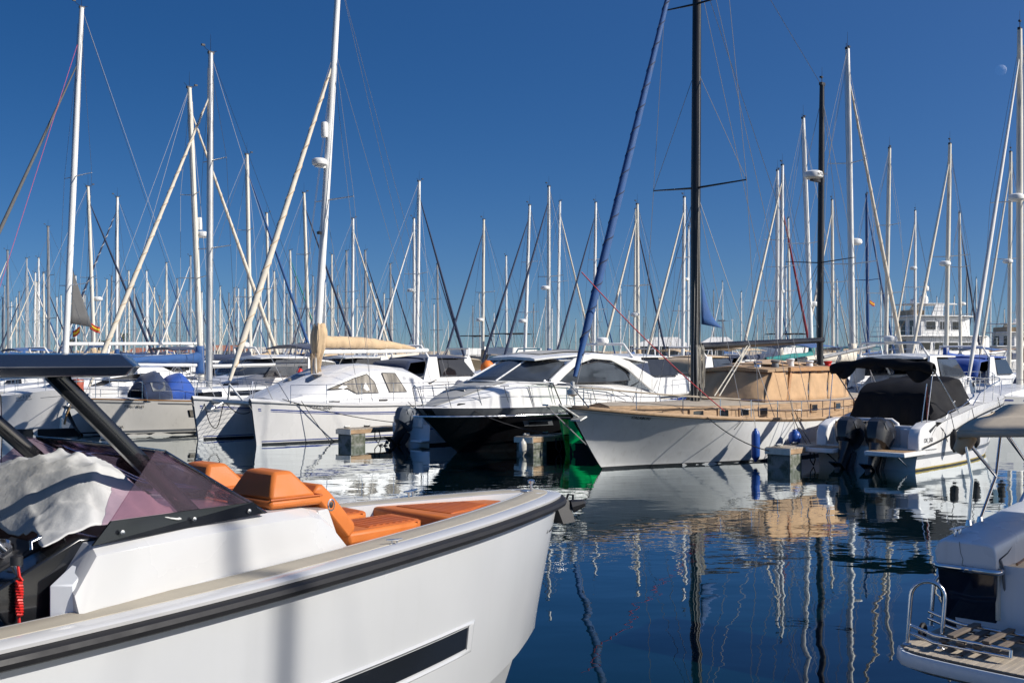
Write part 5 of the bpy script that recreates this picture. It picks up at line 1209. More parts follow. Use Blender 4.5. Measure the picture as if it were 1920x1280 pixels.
dock(646, 834, 9, 'finger dock with timber deck beside the catamaran', 0)
dock(984, 852, 8, 'finger dock next to the black cruiser with a cream fender at its end', 0)
dock(1460, 877, 7.5, 'finger dock between the ketch and the twin engined boat', 0)

# ------------------------------------------------------------------ small white boat with covered outboard
def outboard_boat():
    T = thing('motorboat', 'small white motorboat stern with grey covered outboard beside the black bow', 'motorboat', (-3.05, 34.35, 0), AX)
    H = Hull(0, 5.2, .5, [(0, .85), (.5, .9), (.8, .6), (1, .05)], [(0, .78), (.5, .78), (1, 0)], [(0, .62), (.5, .72), (1, .95)], z0=-.3)
    H.shell('hull', WHITE3, T, 20, 6); H.deck('deck', DECK, T, .04, .03, .02, u0=.1); H.band('boot_top', ANTIF, T, -.1, .07, off=.005); H.band('blue_line', BLUES, T, .10, .14, rel=True)
    MB().box(-.02, .25, -.55, .8, .5, .85).build('stern_seat', WHITE, T, bev=.04)
    MB().box(1.6, 2.1, -.4, .3, .6, 1.35).build('console', WHITE, T, bev=.05)
    e = outboard(T, Matrix.Translation((-.38, .15, .30)) @ Matrix.Rotation(R(38), 4, 'Y'), GREYOB, BLACKMATT, .92)
    tube('ladder', [(.15, -.6, .7), (.1, -.62, 1.2), (.1, -.35, 1.2), (.15, -.3, .7)], .016, STEEL, T, 6)
    MB().box(-.35, .0, -.85, -.35, .10, .16).build('step', WHITE, T, bev=.02)
outboard_boat()

# ------------------------------------------------------------------ generic sailing boat
OCC = []
def hull_circles(X, Y, h, L): return [(X + cos(h) * L * f, Y + sin(h) * L * f, .19 * L) for f in (-.4, -.15, .1, .3)]
def clash(cs): return sum(max(0, (a[2] + b[2]) * .8 - hypot(a[0] - b[0], a[1] - b[1])) for a in cs for b in OCC)
for X, Y, h, L in ((3.9 + 2, 31.5, BACK, 13.5), (2.2, 36, BACK, 11), (-4.5, 38, BACK, 10), (-6.5, 39.3, BACK, 10), (12, 31, AX, 8)): OCC.extend(hull_circles(X, Y, h, L))
def sailboat(px, D, ytop, label, near=True, L=None, lean_px=0, mast=MWHITE, furl=None, stripe=None, cover=None, hood=None, bim=None, hull=WHITE, group=None,
             spreaders=(.55,), rad=None, refl=None, lod=1, stripe_hull=BLUES, boot=BLUEA, boomc=None, wire=True, axis=None, backst=True, mr=None, fz=.93, boomz=None, boomf=.40):
    X = (px - 960) / F * D; Z = CH + (HZ - ytop) / F * D
    L = L or Z * .80
    h = (BACK if near else AX) if axis is None else axis
    T = thing('sailboat', label, 'sailboat', (X, D, 0), h, group)
    OCC.extend(hull_circles(X, D, h, L))
    fb = .80 + .030 * L; hbm = .135 * L + .25
    H = Hull(-.55 * L, .38 * L, .07 * L, [(0, hbm * .72), (.35, hbm), (.6, hbm * .92), (.8, hbm * .62), (.93, hbm * .26), (1, .04)], [(0, hbm * .5), (.35, hbm * .86), (.6, hbm * .74), (.8, hbm * .4), (1, 0)],
             [(0, fb * .95), (.5, fb * .98), (1, fb * 1.16)], z0=-.3, rake=-.12)
    nu, nv = (22, 7) if lod == 1 else (10, 4)
    H.shell('hull', hull, T, nu, nv)
    if lod == 1:
        H.band('cove_stripe', stripe_hull, T, .10, .15, off=.006, rel=True, nu=14); H.band('boot_top', boot, T, -.1, .10, off=.006, nu=14)
    H.deck('deck', DECK, T, .0, .02, .05, nu=12)
    # coach roof
    c0, c1, ch = .26 * L, -.20 * L, .34 + .008 * L
    st = [(c0, .16, .02), (c0 - .06 * L, .34, ch * .55), (.06 * L, .50, ch * .9), (-.1 * L, .56, ch), (c1, .56, ch * 1.02)]
    cr = MB().loft([[(x, -hbm * b, fb * .95), (x, -hbm * b * .86, fb + z), (x, 0, fb + z + .06), (x, hbm * b * .86, fb + z), (x, hbm * b, fb * .95)] for x, b, z in st]).build('coachroof', WHITE, T, 28)
    if lod == 1:
        for sd in (1, -1):
            for xa, xb in ((.10 * L, .0), (-.03 * L, -.16 * L)):
                def pt(x, f):
                    b = interp([(s[0], s[1]) for s in st][::-1], x); z = interp([(s[0], s[2]) for s in st][::-1], x)
                    return Vector((x, sd * (hbm * b), fb * .95)).lerp(Vector((x, sd * hbm * b * .86, fb + z)), f) + Vector((0, sd * .008, .003))
                MB().add([pt(xa, .42), pt(xb, .38), pt(xb, .8), pt(xa, .78)], [(0, 1, 2, 3)]).build('cabin_window', DGLASS, cr, solid=.006)
        # cockpit coaming and wheel
        for sd in (1, -1): MB().loft([[(x, sd * hbm * .52, fb * .9), (x, sd * hbm * .56, fb + .28), (x, sd * hbm * .68, fb + .26), (x, sd * hbm * .74, fb * .9)] for x in (c1, -.48 * L)]).build('cockpit_coaming', WHITE, T, 30)
        g = MB(); g.tube([(-.42 * L, .42 * cos(a), fb + .55 + .42 * sin(a)) for a in [2 * pi * i / 16 for i in range(17)]], .016, 5, cap=False); g.tube([(-.41 * L, 0, fb * .8), (-.41 * L, 0, fb + .6)], .06, 6); g.build('steering_wheel', STEEL, T, 60)
    # spar
    dx = lean_px * D / F; lx, ly = dx * cos(h), -dx * sin(h); rk, ln = -lx, ly
    z0 = fb + ch * .8
    r = mr or (.075 + .0035 * Z)
    mm = mast_part(T, 0, 0, z0, Z, r, mast, rk, ln, 8 if lod == 1 else 6)
    sp = lambda z: spar_at(0, 0, z0, Z, rk, ln, z)
    segs = []; wr = .006 + D * .00005
    for f in spreaders:
        z = z0 + (Z - z0) * f; c = sp(z); w_ = hbm * (.62 if f < .6 else .45)
        tube('spreader', [c + Vector((-.18, -w_, .06)), c, c + Vector((-.18, w_, .06))], [.016, .026, .016] if D < 70 else [.022, .03, .022], mast, mm, 5)
    masthead(mm, sp(Z), .9 if lod == 1 else .8)
    if rad: radar(mm, sp(z0 + (Z - z0) * rad) + Vector((.34, 0, 0)), .95)
    if refl: reflector(mm, sp(z0 + (Z - z0) * refl) + Vector((.2, 0, 0)))
    bz = boomz or fb + ch + .75
    bl = boomf * L
    tube('boom', [(-.12, 0, bz), (-bl, 0, bz + .06)], [.075, .065], boomc or (MWHITE if mast is not ALU else ALU), T, 8 if lod == 1 else 5)
    if cover is not None:
        def cv(a, b):
            an = 2 * pi * b; hh = interp([(0, .42), (.1, .30), (.5, .24), (1, .09)], a); w_ = .03 * mnoise.noise(Vector((a * 8 + L, b * 3, Z)))
            return (-.05 - (bl - .15) * a, (.16 - .06 * a + w_) * cos(an), bz + .10 + hh * .6 + (hh * .72 + w_) * sin(an))
        sc_ = drape(T, 'sail_cover', cover, cv, 26 if lod == 1 else 8, 10 if lod == 1 else 6, .008)
        if lod == 1 and cover is not NAVYC:
            def ft(a, b): an = 2 * pi * b; return ((.20 - .03 * a) * cos(an) + sp(bz + a).x - .04, (.17 - .03 * a) * sin(an), bz - .35 + 1.15 * a)
            drape(T, 'mast_boot_cover', cover, ft, 6, 12, .008)
    if furl is not None:
        furled(T, (.42 * L, 0, fb + .55), sp(z0 + (Z - z0) * fz), .08 if lod == 1 else .085, furl, stripe, 16)
    segs += [((.435 * L, 0, fb + .25), sp(z0 + (Z - z0) * fz)), (sp(Z), (-.54 * L, 0, fb + .1))]
    for sd in (1, -1):
        prev = Vector((-.02 * L, sd * hbm * .9, fb))
        for f in spreaders:
            z = z0 + (Z - z0) * f; t = sp(z) + Vector((-.18, sd * hbm * (.62 if f < .6 else .45), .06)); segs.append((prev, t)); prev = t
        segs.append((prev, sp(Z * .97))); segs.append(((-.07 * L, sd * hbm * .9, fb), sp(z0 + (Z - z0) * spreaders[0])))
    if lod == 1: segs += [((-bl, 0, bz + .06), sp(Z))]
    wires('standing_rigging', segs, wr, WIRE, T, 3)
    if lod == 1:
        g = MB()
        for a in (0, 2.1, 4.2): g.tube([(.10 * cos(a), .10 * sin(a), z0 + .3), sp(Z * .96) + Vector((r * cos(a), r * sin(a), 0))], .008, 3)
        g.build('halyards', ROPEW if mast is not MWHITE else ROPE, T)
        tp = Vector((.45 * L, 0, fb * 1.16 + .62))
        for sd in (1, -1):
            us = [.96, .84, .68, .5, .32, .12]
            P_ = [H.P(u, 1, sd, -.08) for u in us]
            rails(T, P_, .60, None, STEEL, .012, name='life_lines')
            tube('pulpit', [tp, P_[0] + Vector((0, 0, .62)), H.P(.86, 1, sd, -.08) + Vector((0, 0, .6))], .015, STEEL, T, 6)
            tube('pushpit', [H.P(.12, 1, sd, -.08) + Vector((0, 0, .6)), H.P(.01, 1, sd, -.1) + Vector((0, 0, .62)), H.P(.01, 1, sd, -hbm * .55) + Vector((0, 0, .62))], .015, STEEL, T, 6)
        if hood is not None:
            def hd(a, b):
                an = pi * b; k = sin(a * pi / 2); return (c1 + .55 - .95 * a, hbm * (.60 + .02 * a) * cos(an) * (.85 + .15 * k), fb + .12 + (.32 + .62 * k) * (abs(sin(an)) ** .55) + .02 * sin(b * 19))
            s_ = drape(T, 'spray_hood', hood, hd, 10, 18, .012)
        if bim is not None:
            drape(T, 'bimini_canopy', bim, lambda a, b: (-.30 * L - .2 * L * a, hbm * .72 * (2 * b - 1), fb + 1.78 + .16 * (1 - (2 * b - 1) ** 2) + .06 * sin(pi * a)), 8, 8, .015)
            for x in (-.31 * L, -.49 * L):
                for sd in (1, -1): tube('bimini_post', [(x, sd * hbm * .72, fb + 1.78), (-.40 * L, sd * hbm * .7, fb + .2)], .014, STEEL, T, 5)
    return T, H, sp, (L, fb, hbm, Z)

# left: the sloop beside the catamaran
T, H, sp, q = sailboat(392, 40.3, 100, 'white sloop with pale furled headsail and alloy mast left of the catamaran', True, 10.6, 3, ALU, CREAMC, BEIGEC, None, None, NAVYC, WHITE2, None, (.42, .68), None, None, 1, GREYS, ANTIF, fz=.88)
p0, a0, u0 = H.frame_at(.90, .98, 1); text('7ªDN-1 88-05', .11, p0 + Vector((0, .02, .0)), -a0, u0, INK, T)
p0, a0, u0 = H.frame_at(.965, .30, 1); text('DENIA', .15, p0 + Vector((0, .02, -.02)), -a0, u0, INK, T)
H.band('grey_boot_stripe', GREYS, T, .13, .20, u0=.1, u1=.97, off=.008, sides=(1,))
H.band('toe_rail', VARN, T, -.01, .03, off=.012, rel=True)
H.band('port_frame', STEEL, T, .60, .84, u0=.60, u1=.72, off=.010, sides=(1,)); H.band('port_glass', CURT, T, .62, .82, u0=.605, u1=.715, off=.016, sides=(1,))
T, H, sp, q = sailboat(378, 47, 165, 'cream masted sloop with dark blue sail cover, stern to the left', False, 10, -23, MCREAM, CREAMC, BEIGEC, BLUEC, ROYAL, None, WHITE, None, (.36, .64), .50, .545, 1)
T, H, sp, q = sailboat(120, 47, 15, 'tall white masted sloop at far left with grey furled headsail', True, 12.5, 33, MWHITE, GREYC, None, None, None, None, WHITE, None, (.26, .55), None, None, 1, fz=.86, mr=.135, boomz=3.15, boomf=.5)
w_ = wires('pink_halyard', [(sp(15.5) + Vector((.1, 0, 0)), (4.2, .9, 1.5))], .011, mat('pink_rope', (.55, .12, .22), .8, var=0), T)
drape(T, 'grey_pennant', GREYC, lambda a, b: sp(4.0 + 2.3 * b) + Vector((-.16 - .95 * a * (1 - b), .0, -.15 * a)), 6, 6, .01)

# blue covered bundle and hull mates at far left
def side_yacht():
    p = on_water(4, 813)
    T = thing('motor_yacht', 'long white yacht with a black rectangular hull window, leftmost in the front row', 'motor yacht', (p.x, p.y, 0), BACK)
    H = Hull(-7.6, 0, .05, [(0, 1.7), (.4, 1.9), (.7, 1.7), (.88, 1.1), (.97, .45), (1, .06)], [(0, 1.5), (.4, 1.7), (.7, 1.3), (.88, .7), (1, .03)], [(0, 1.55), (.6, 1.56), (.85, 1.48), (1, 1.30)], z0=-.3)
    H.shell('hull', WHITE, T, 30, 8); H.deck('deck', DECK, T, 0, .02, .05); H.band('boot_top', ANTIF, T, -.1, .16, off=.006)
    H.band('knuckle_line', GREYS, T, .215, .23, off=.006, rel=True)
    H.band('hull_window', DGLASS, T, .78, 1.08, u0=.52, u1=.69, off=.012, sides=(1,)); H.band('hull_window_frame', BLACKMATT, T, .75, 1.11, u0=.513, u1=.697, off=.008, sides=(1,))
    st = [(-1.4, .5, 1.5), (-2.2, .95, 1.72), (-3.4, 1.25, 1.98), (-4.4, 1.35, 2.22), (-5.4, 1.35, 2.24), (-6.2, 1.3, 1.9)]
    MB().loft([[(x, -b, 1.4), (x, -b * .85, z), (x, 0, z + .08), (x, b * .85, z), (x, b, 1.4)] for x, b, z in st]).build('cabin', WHITE, T, 30)
    for sd in (1, -1):
        MB().add([(-2.6, sd * (1.03), 1.60), (-5.3, sd * 1.36, 1.66), (-5.2, sd * 1.26, 2.06), (-4.4, sd * 1.24, 2.02), (-3.2, sd * 1.12, 1.84)], [(0, 1, 2, 3, 4)]).build('cabin_window', DGLASS, T, solid=.01)
    drape(T, 'hatch_cover', BLUEC, lambda a, b: (-1.6 - .9 * a, -.45 + .9 * b, 1.70 + .24 * a + .05 * sin(pi * b)), 6, 6, .01)
    for sd in (1, -1): rails(T, [H.P(u, 1, sd, -.1) for u in (.96, .86, .74, .6, .45, .3)], .55, None, STEEL, .012)
    tube('mooring_line', sag((-1.9, 1.42, 1.56), (-3.4, 2.4, .35), .1), .014, ROPE, T, 5); tube('mooring_line', sag((-1.8, 1.4, 1.56), (-2.8, 2.7, .05), .1), .014, ROPE, T, 5)
    bt = MB(); bt.tube([(-1.95, 1.35, 1.55), (-1.85, 1.42, 1.62), (-1.7, 1.4, 1.6), (-1.65, 1.3, 1.55)], .05, 6); bt.build('rope_bight', ROPE, T, 50)
    p0, a0, u0 = H.frame_at(.955, 1.20, 1); text('SP 3 3 B', .13, p0 + Vector((0, .02, 0)), -a0, u0, GREYS, T)
side_yacht()
def anchor_boat():
    p = on_water(152, 815)
    T = thing('sailboat', 'small white bow with galvanised anchor and copper drum on its rail', 'boat', (p.x, p.y, 0), BACK + R(16))
    H = Hull(-7, -.1, .75, [(0, 1.1), (.4, 1.35), (.7, 1.15), (.88, .68), (.96, .34), (1, .12)], [(0, .95), (.4, 1.15), (.7, .8), (.88, .4), (1, .05)], [(0, .80), (.6, .84), (1, .98)], z0=-.3, pw=.6)
    H.shell('hull', WHITE3, T, 26, 8); H.deck('deck', DECK, T, .0, .02, .05); H.band('boot_top', ANTIF, T, -.1, .09, off=.006); H.band('blue_stripe', BLUES, T, .10, .20, u0=0, u1=.8, off=.006, rel=True); H.rail('gunwale', GREYS, T, .03)
    MB().loft([[(x, -b, .95), (x, -b * .8, z), (x, b * .8, z), (x, b, .95)] for x, b, z in ((-1.4, .4, 1.12), (-2.2, .7, 1.4), (-4.5, .8, 1.45))]).build('cabin', WHITE, T, 30)
    an = MB(); an.loft([[(x, -.07, z), (x, .07, z), (x, .05, z + .06), (x, -.05, z + .06)] for x, z in ((-.4, 1.34), (.45, 1.20), (.72, .72), (.76, .34))])
    an.hexa([(.66, -.16, .28), (.86, -.05, .28), (.86, .05, .28), (.66, .16, .28)], [(.62, -.20, .42), (.84, -.03, .62), (.84, .03, .62), (.62, .20, .42)])
    an.build('anchor', GALV, T, 30)
    tube('anchor_chain', [(.0, .12, 1.28), (.5, .14, 1.12), (.74, .14, .7), (.80, .12, .4)], .03, GOLD, T, 6)
    for sd in (1, -1):
        rails(T, [H.P(u, 1, sd, -.08) for u in (.97, .88, .76, .6)], .6, None, STEEL, .013)
    tube('pulpit', [H.P(.9, 1, 1, -.06), (.55, .22, 1.78), (.85, 0, 1.8), (.55, -.22, 1.78), H.P(.9, 1, -1, -.06)], .015, STEEL, T, 6)
    MB().lathe([(0, -.28), (.18, -.27), (.2, -.2), (.185, 0), (.2, .2), (.18, .27), (0, .28)], 14, Matrix.Translation((.28, .16, 1.62))).build('copper_drum', COPPER, T, 40)
    for z in (1.42, 1.82): MB().lathe([(.195, -.02), (.21, -.02), (.21, .02), (.195, .02)], 14, Matrix.Translation((.28, .16, z))).build('drum_band', GALV, T, 40)
    for y in (.0, .32): tube('drum_cage', [(.48, y, 1.35), (.48, y, 1.9)], .01, STEEL, T, 5)
anchor_boat()

# unseen sloop added out of frame so its mast shadow falls on the white hull
sailboat(960 + 16.8 / .61 * F, .61, HZ - (16.8 - CH) * F / .61, 'unseen white sloop added outside the right edge to cast its mast shadow on the day boat', False, 11, 0, MWHITE, None, None, None, None, None, WHITE, None, (.5,), None, None, 2, mr=.075)

def hoods():
    for dx, m, lab, w_, h_ in ((.42, NAVYC, 'navy canvas hood with clear panel on the sloop foredeck left of the catamaran', .62, .98), (-.50, ROYAL, 'bright blue canvas cover on the sloop foredeck beside the navy hood', .55, .92)):
        base = Vector((-10.73, 40.3, 0)) + dirv(BACK) * (2.05 + dx) + Vector((.731, -.682, 0)) * .35
        T = thing('canvas_hood', lab, 'canvas hood', (base.x, base.y, 1.16), BACK)
        def fn(a, b):
            an = pi * b; k = sin(pi * (.12 + .80 * a)) ** .6
            return ((a - .5) * 1.05 + .03 * sin(b * 9), w_ * cos(an) * (.75 + .25 * k), h_ * k * abs(sin(an)) ** .6 + .02 * sin(a * 13 + b * 7))
        drape(T, 'canvas', m, fn, 12, 16, .012)
        if m is NAVYC:
            MB().add([Vector(fn(.25, .80)) + Vector((0, .02, .02)) , Vector(fn(.75, .80)) + Vector((0, .02, .02)), Vector(fn(.72, .93)) + Vector((0, .02, 0)), Vector(fn(.28, .93)) + Vector((0, .02, 0))], [(0, 1, 2, 3)]).build('clear_panel', CLEARV, T, solid=.006)
            MB().add([Vector(fn(.25, .20)) + Vector((0, .03, .02)) , Vector(fn(.75, .20)) + Vector((0, .03, .02)), Vector(fn(.72, .07)) + Vector((0, .03, 0)), Vector(fn(.28, .07)) + Vector((0, .03, 0))], [(0, 1, 2, 3)]).build('clear_panel', CLEARV, T, solid=.006)
        for a in (.1, .5, .9): tube('hoop', [fn(a, b / 12) for b in range(13)], .012, STEEL, T, 5)
hoods()
# ------------------------------------------------------------------ sailing boats behind: one row per boat seen in the photograph
# px, px lean to top, row of masthead, depth, bow near?, mast, furled sail, spiral, boom cover, hood, radar, label
G = 'sailing boats in the rows behind'
ROWS = [
 (470, -7, 290, 62, 0, MCREAM, BLUEC, None, NAVYC, NAVYC, None, 'sloop with cream mast and long blue furled sail, left of the catamaran mast'),
 (218, 2, 370, 78, 1, MWHITE, NAVYC, WHITEC, BLUEC, None, None, 'sloop with blue and white spiral furled sail behind the leftmost boats'),
 (178, -13, 350, 67, 0, MCREAM, NAVYC, None, BEIGEC, BLUEC, .40, 'cream masted sloop with small radar dome, second mast right of the tall white one'),
 (92, -2, 425, 92, 1, MGREY, None, None, NAVYC, None, None, 'grey masted sloop between the grey furled sail and the tall white mast'),
 (16, -2, 470, 104, 1, MGREY, CREAMC, None, BLUEC, None, None, 'grey masted sloop at the left edge of the picture'),
 (505, -5, 400, 88, 0, MCREAM, None, None, BEIGEC, None, None, 'cream masted sloop just right of the crossing furled sails'),
 (580, -10, 362, 74, 0, MCREAM, NAVYC, None, NAVYC, BLUEC, None, 'cream masted sloop close left of the catamaran mast'),
 (660, 2, 410, 90, 0, MWHITE, CREAMC, None, BEIGEC, None, None, 'white masted sloop above the sand sail cover'),
 (686, -1, 470, 108, 0, MGREY, NAVYC, None, NAVYC, None, None, 'dark masted sloop with navy furled sail behind the sand sail cover'),
 (733, -1, 495, 118, 0, MGREY, NAVYC, None, BLUEC, None, None, 'small dark masted sloop over the end of the catamaran boom'),
 (781, 5, 340, 71, 0, MWHITE, NAVYC, None, CREAMC, NAVYC, None, 'sloop with tall white mast right of the catamaran boom'),
 (777, -1, 410, 90, 1, MWHITE, WHITEC, None, NAVYC, None, .52, 'sloop with white furled sail paired with the tall white mast'),
 (822, -2, 495, 116, 0, MGREY, NAVYC, None, NAVYC, None, None, 'small grey masted sloop left of the black cruiser bow'),
 (905, 2, 412, 86, 1, MCREAM, NAVYC, None, BEIGEC, None, .33, 'cream masted sloop with navy furled sail above the orange buoy'),
 (950, -1, 480, 112, 1, MWHITE, None, None, BLUEC, None, None, 'short white masted sloop behind the cruiser windscreen'),
 (983, 10, 385, 79, 1, MWHITE, NAVYC, None, NAVYC, BLUEC, .30, 'white masted sloop leaning right with navy furled sail, over the cruiser windscreen'),
 (1029, 0, 350, 73, 1, ALU, NAVYC, None, BLUEC, NAVYC, .45, 'tall alloy masted sloop above the black cruiser roof'),
 (1045, 5, 378, 84, 0, MWHITE, CREAMC, None, NAVYC, None, None, 'white masted sloop with pale furled sail just right of the tall alloy mast'),
 (1113, 4, 380, 80, 1, MWHITE, NAVYC, None, NAVYC, None, .37, 'white masted sloop crossed by the big blue furled sail'),
 (1197, -2, 383, 76, 1, MCREAM, CREAMC, None, BEIGEC, None, .34, 'cream masted sloop with radar dome left of the black main mast'),
 (1189, 3, 392, 92, 0, MCREAM, NAVYC, None, BLUEC, None, None, 'sloop with navy furled sail falling right, left of the black main mast'),
 (1280, 3, 370, 75, 1, MWHITE, CREAMC, None, NAVYC, BEIGEC, None, 'white masted sloop close left of the black main mast'),
 (1290, 1, 425, 95, 1, MWHITE, None, None, BLUEC, None, .62, 'thin white masted sloop almost hidden by the black main mast'),
 (1463, 4, 310, 65, 1, MWHITE, CREAMC, None, CREAMC, NAVYC, None, 'white masted sloop with pale furled sail between the two black masts'),
 (1457, 1, 320, 71, 0, MWHITE, REDC, None, NAVYC, None, .40, 'sloop with dark red furled sail between the two black masts'),
 (1482, -4, 410, 96, 0, MCREAM, None, None, BLUEC, None, None, 'thin cream masted sloop right of the dark red furled sail'),
 (1523, -17, 222, 57, 0, MWHITE, None, None, TEALC, NAVYC, .28, 'white masted sloop leaning left just beside the black mizzen mast'),
 (1600, -11, 92, 45, 0, ALU, CREAMC, BEIGEC, CREAMC, NAVYC, .42, 'tall alloy masted yacht with pale furled sail, right of the black mizzen'),
 (1562, -2, 375, 82, 1, MCREAM, CREAMC, None, BEIGEC, None, None, 'cream masted sloop right beside the mizzen mast foot'),
 (1628, -3, 365, 78, 0, BLUEC, BLUEC, None, BLUEC, None, None, 'sloop with bright blue mast right of the tall alloy mast'),
 (1660, 8, 278, 63, 0, MCREAM, None, None, NAVYC, BLUEC, None, 'cream masted sloop in front of the big white yacht stern'),
 (1716, 0, 395, 86, 1, MWHITE, CREAMC, None, BLUEC, None, .63, 'white masted sloop in front of the flybridge of the big white yacht'),
 (1773, 8, 270, 59, 1, MCREAM, CREAMC, None, ROYAL, None, .48, 'cream masted sloop with bright blue sail cover and mid mast radar dome'),
 (1801, -2, 400, 84, 0, MCREAM, NAVYC, None, NAVYC, None, .42, 'cream masted sloop with navy furled sail right of the big white yacht'),
 (1912, 0, 55, 42, 1, MCREAM, WHITEC, None, NAVYC, NAVYC, .52, 'tall cream masted sloop at right edge with white furled sail'),
 (1892, 3, 285, 64, 1, MCREAM, CREAMC, None, NAVYC, None, .50, 'cream masted sloop just left of the tall mast at the right edge'),
 (548, -4, 470, 112, 0, MCREAM, mat('teal_sailcloth', (.02, .22, .20), .7), None, NAVYC, None, None, 'sloop with thin teal furled sail left of the catamaran mast'),
 (1236, 0, 560, 150, 1, MWHITE, None, None, NAVYC, None, None, 'low distant sloop by the white marquees'),
]
for i, (px, lean, yt, D, nr, mm_, fu, sp_, cv, hd, rd, lab) in enumerate(ROWS):
    Z0 = CH + (HZ - yt) / F * D; h = BACK if nr else AX
    best = None
    for k in (0, 2, -2, 4, -4, 6, -6, 9, -8, 12):
        d = D + k if D > 50 else D
        c = clash(hull_circles((px - 960) / F * d, d, h, .8 * Z0))
        if best is None or c < best[0] - .2: best = (c, d)
    D = best[1]
    sailboat(px, D, yt, lab, bool(nr), None, lean, mm_, fu, sp_, cv, hd, (NAVYC, None, BLUEC, None, BEIGEC)[i % 5] if D < 80 else None, (WHITE, WHITE2, WHITE3, WHITE, WHITE, mat('navy_hull_%d' % i, (.012, .022, .06), .25, coat=.3) if i % 6 == 5 else WHITE)[i % 6], G,
             (.36, .66) if (i % 3 == 0) else (.52,), rd, None, 1 if D < 90 else 2, (BLUES, GREYS)[i % 2], (BLUEA, ANTIF)[i % 2])

# distant mast forest: nobody can tell these apart
FAR = 'one of the distant sailing boats whose thin bare masts crowd the skyline'
protos = {}
def far_boat(px, D, yt, kind, near, lean):
    Zt = CH + (HZ - yt) / F * D
    if kind not in protos:
        T, H, sp, q = sailboat(-4000, 170, HZ - (12.5 - CH) / 170 * F, FAR, True, 9.8, 0, (MWHITE, MCREAM, MGREY, ALU)[kind % 4], (None, NAVYC, CREAMC, BLUEC, None, WHITEC)[kind % 6], None, (NAVYC, BEIGEC, BLUEC)[kind % 3], None, None,
                               (WHITE, WHITE2, WHITE3)[kind % 3], 'distant sailing boats of the mast forest', (.5,), None, None, 2)
        protos[kind] = [T, False]
    src, used = protos[kind]
    X = (px - 960) / F * D; s = Zt / 12.5; h = BACK if near else AX
    if not used: r = src; protos[kind][1] = True; kids = None
    else:
        r = src.copy(); COL.objects.link(r)
        for ch in src.children:
            c = ch.copy(); COL.objects.link(c); c.parent = r
            for g in ch.children:
                d = g.copy(); COL.objects.link(d); d.parent = c
    r.location = (X, D, 0); r.rotation_euler = (0, lean, h); r.scale = (s, s, s)
fr = random.Random(23)
k = 0
def spread(x0, x1, n, y0, y1, d0, d1):
    global k
    for i in range(n):
        px = x0 + (x1 - x0) * (i + fr.random() * .9) / n; D = fr.uniform(d0, d1); yt = fr.uniform(y0, y1)
        for _ in range(8):
            cs = hull_circles((px - 960) / F * D, D, BACK, 8.5)
            if clash(cs) < .6: break
            D = fr.uniform(d0, d1)
        OCC.extend(cs)
        Z = CH + (HZ - yt) / F * D
        if Z > 15.5: yt = HZ - (15.0 - CH) / D * F
        if Z < 8.5: yt = HZ - (8.8 - CH) / D * F
        far_boat(px, D, yt, k % 12, fr.random() < .55, fr.gauss(0, .008)); k += 1
spread(-30, 720, 70, 500, 600, 118, 230)
spread(0, 700, 26, 470, 560, 105, 150)
spread(700, 1310, 22, 520, 610, 125, 230)
spread(1330, 1940, 26, 500, 610, 115, 220)
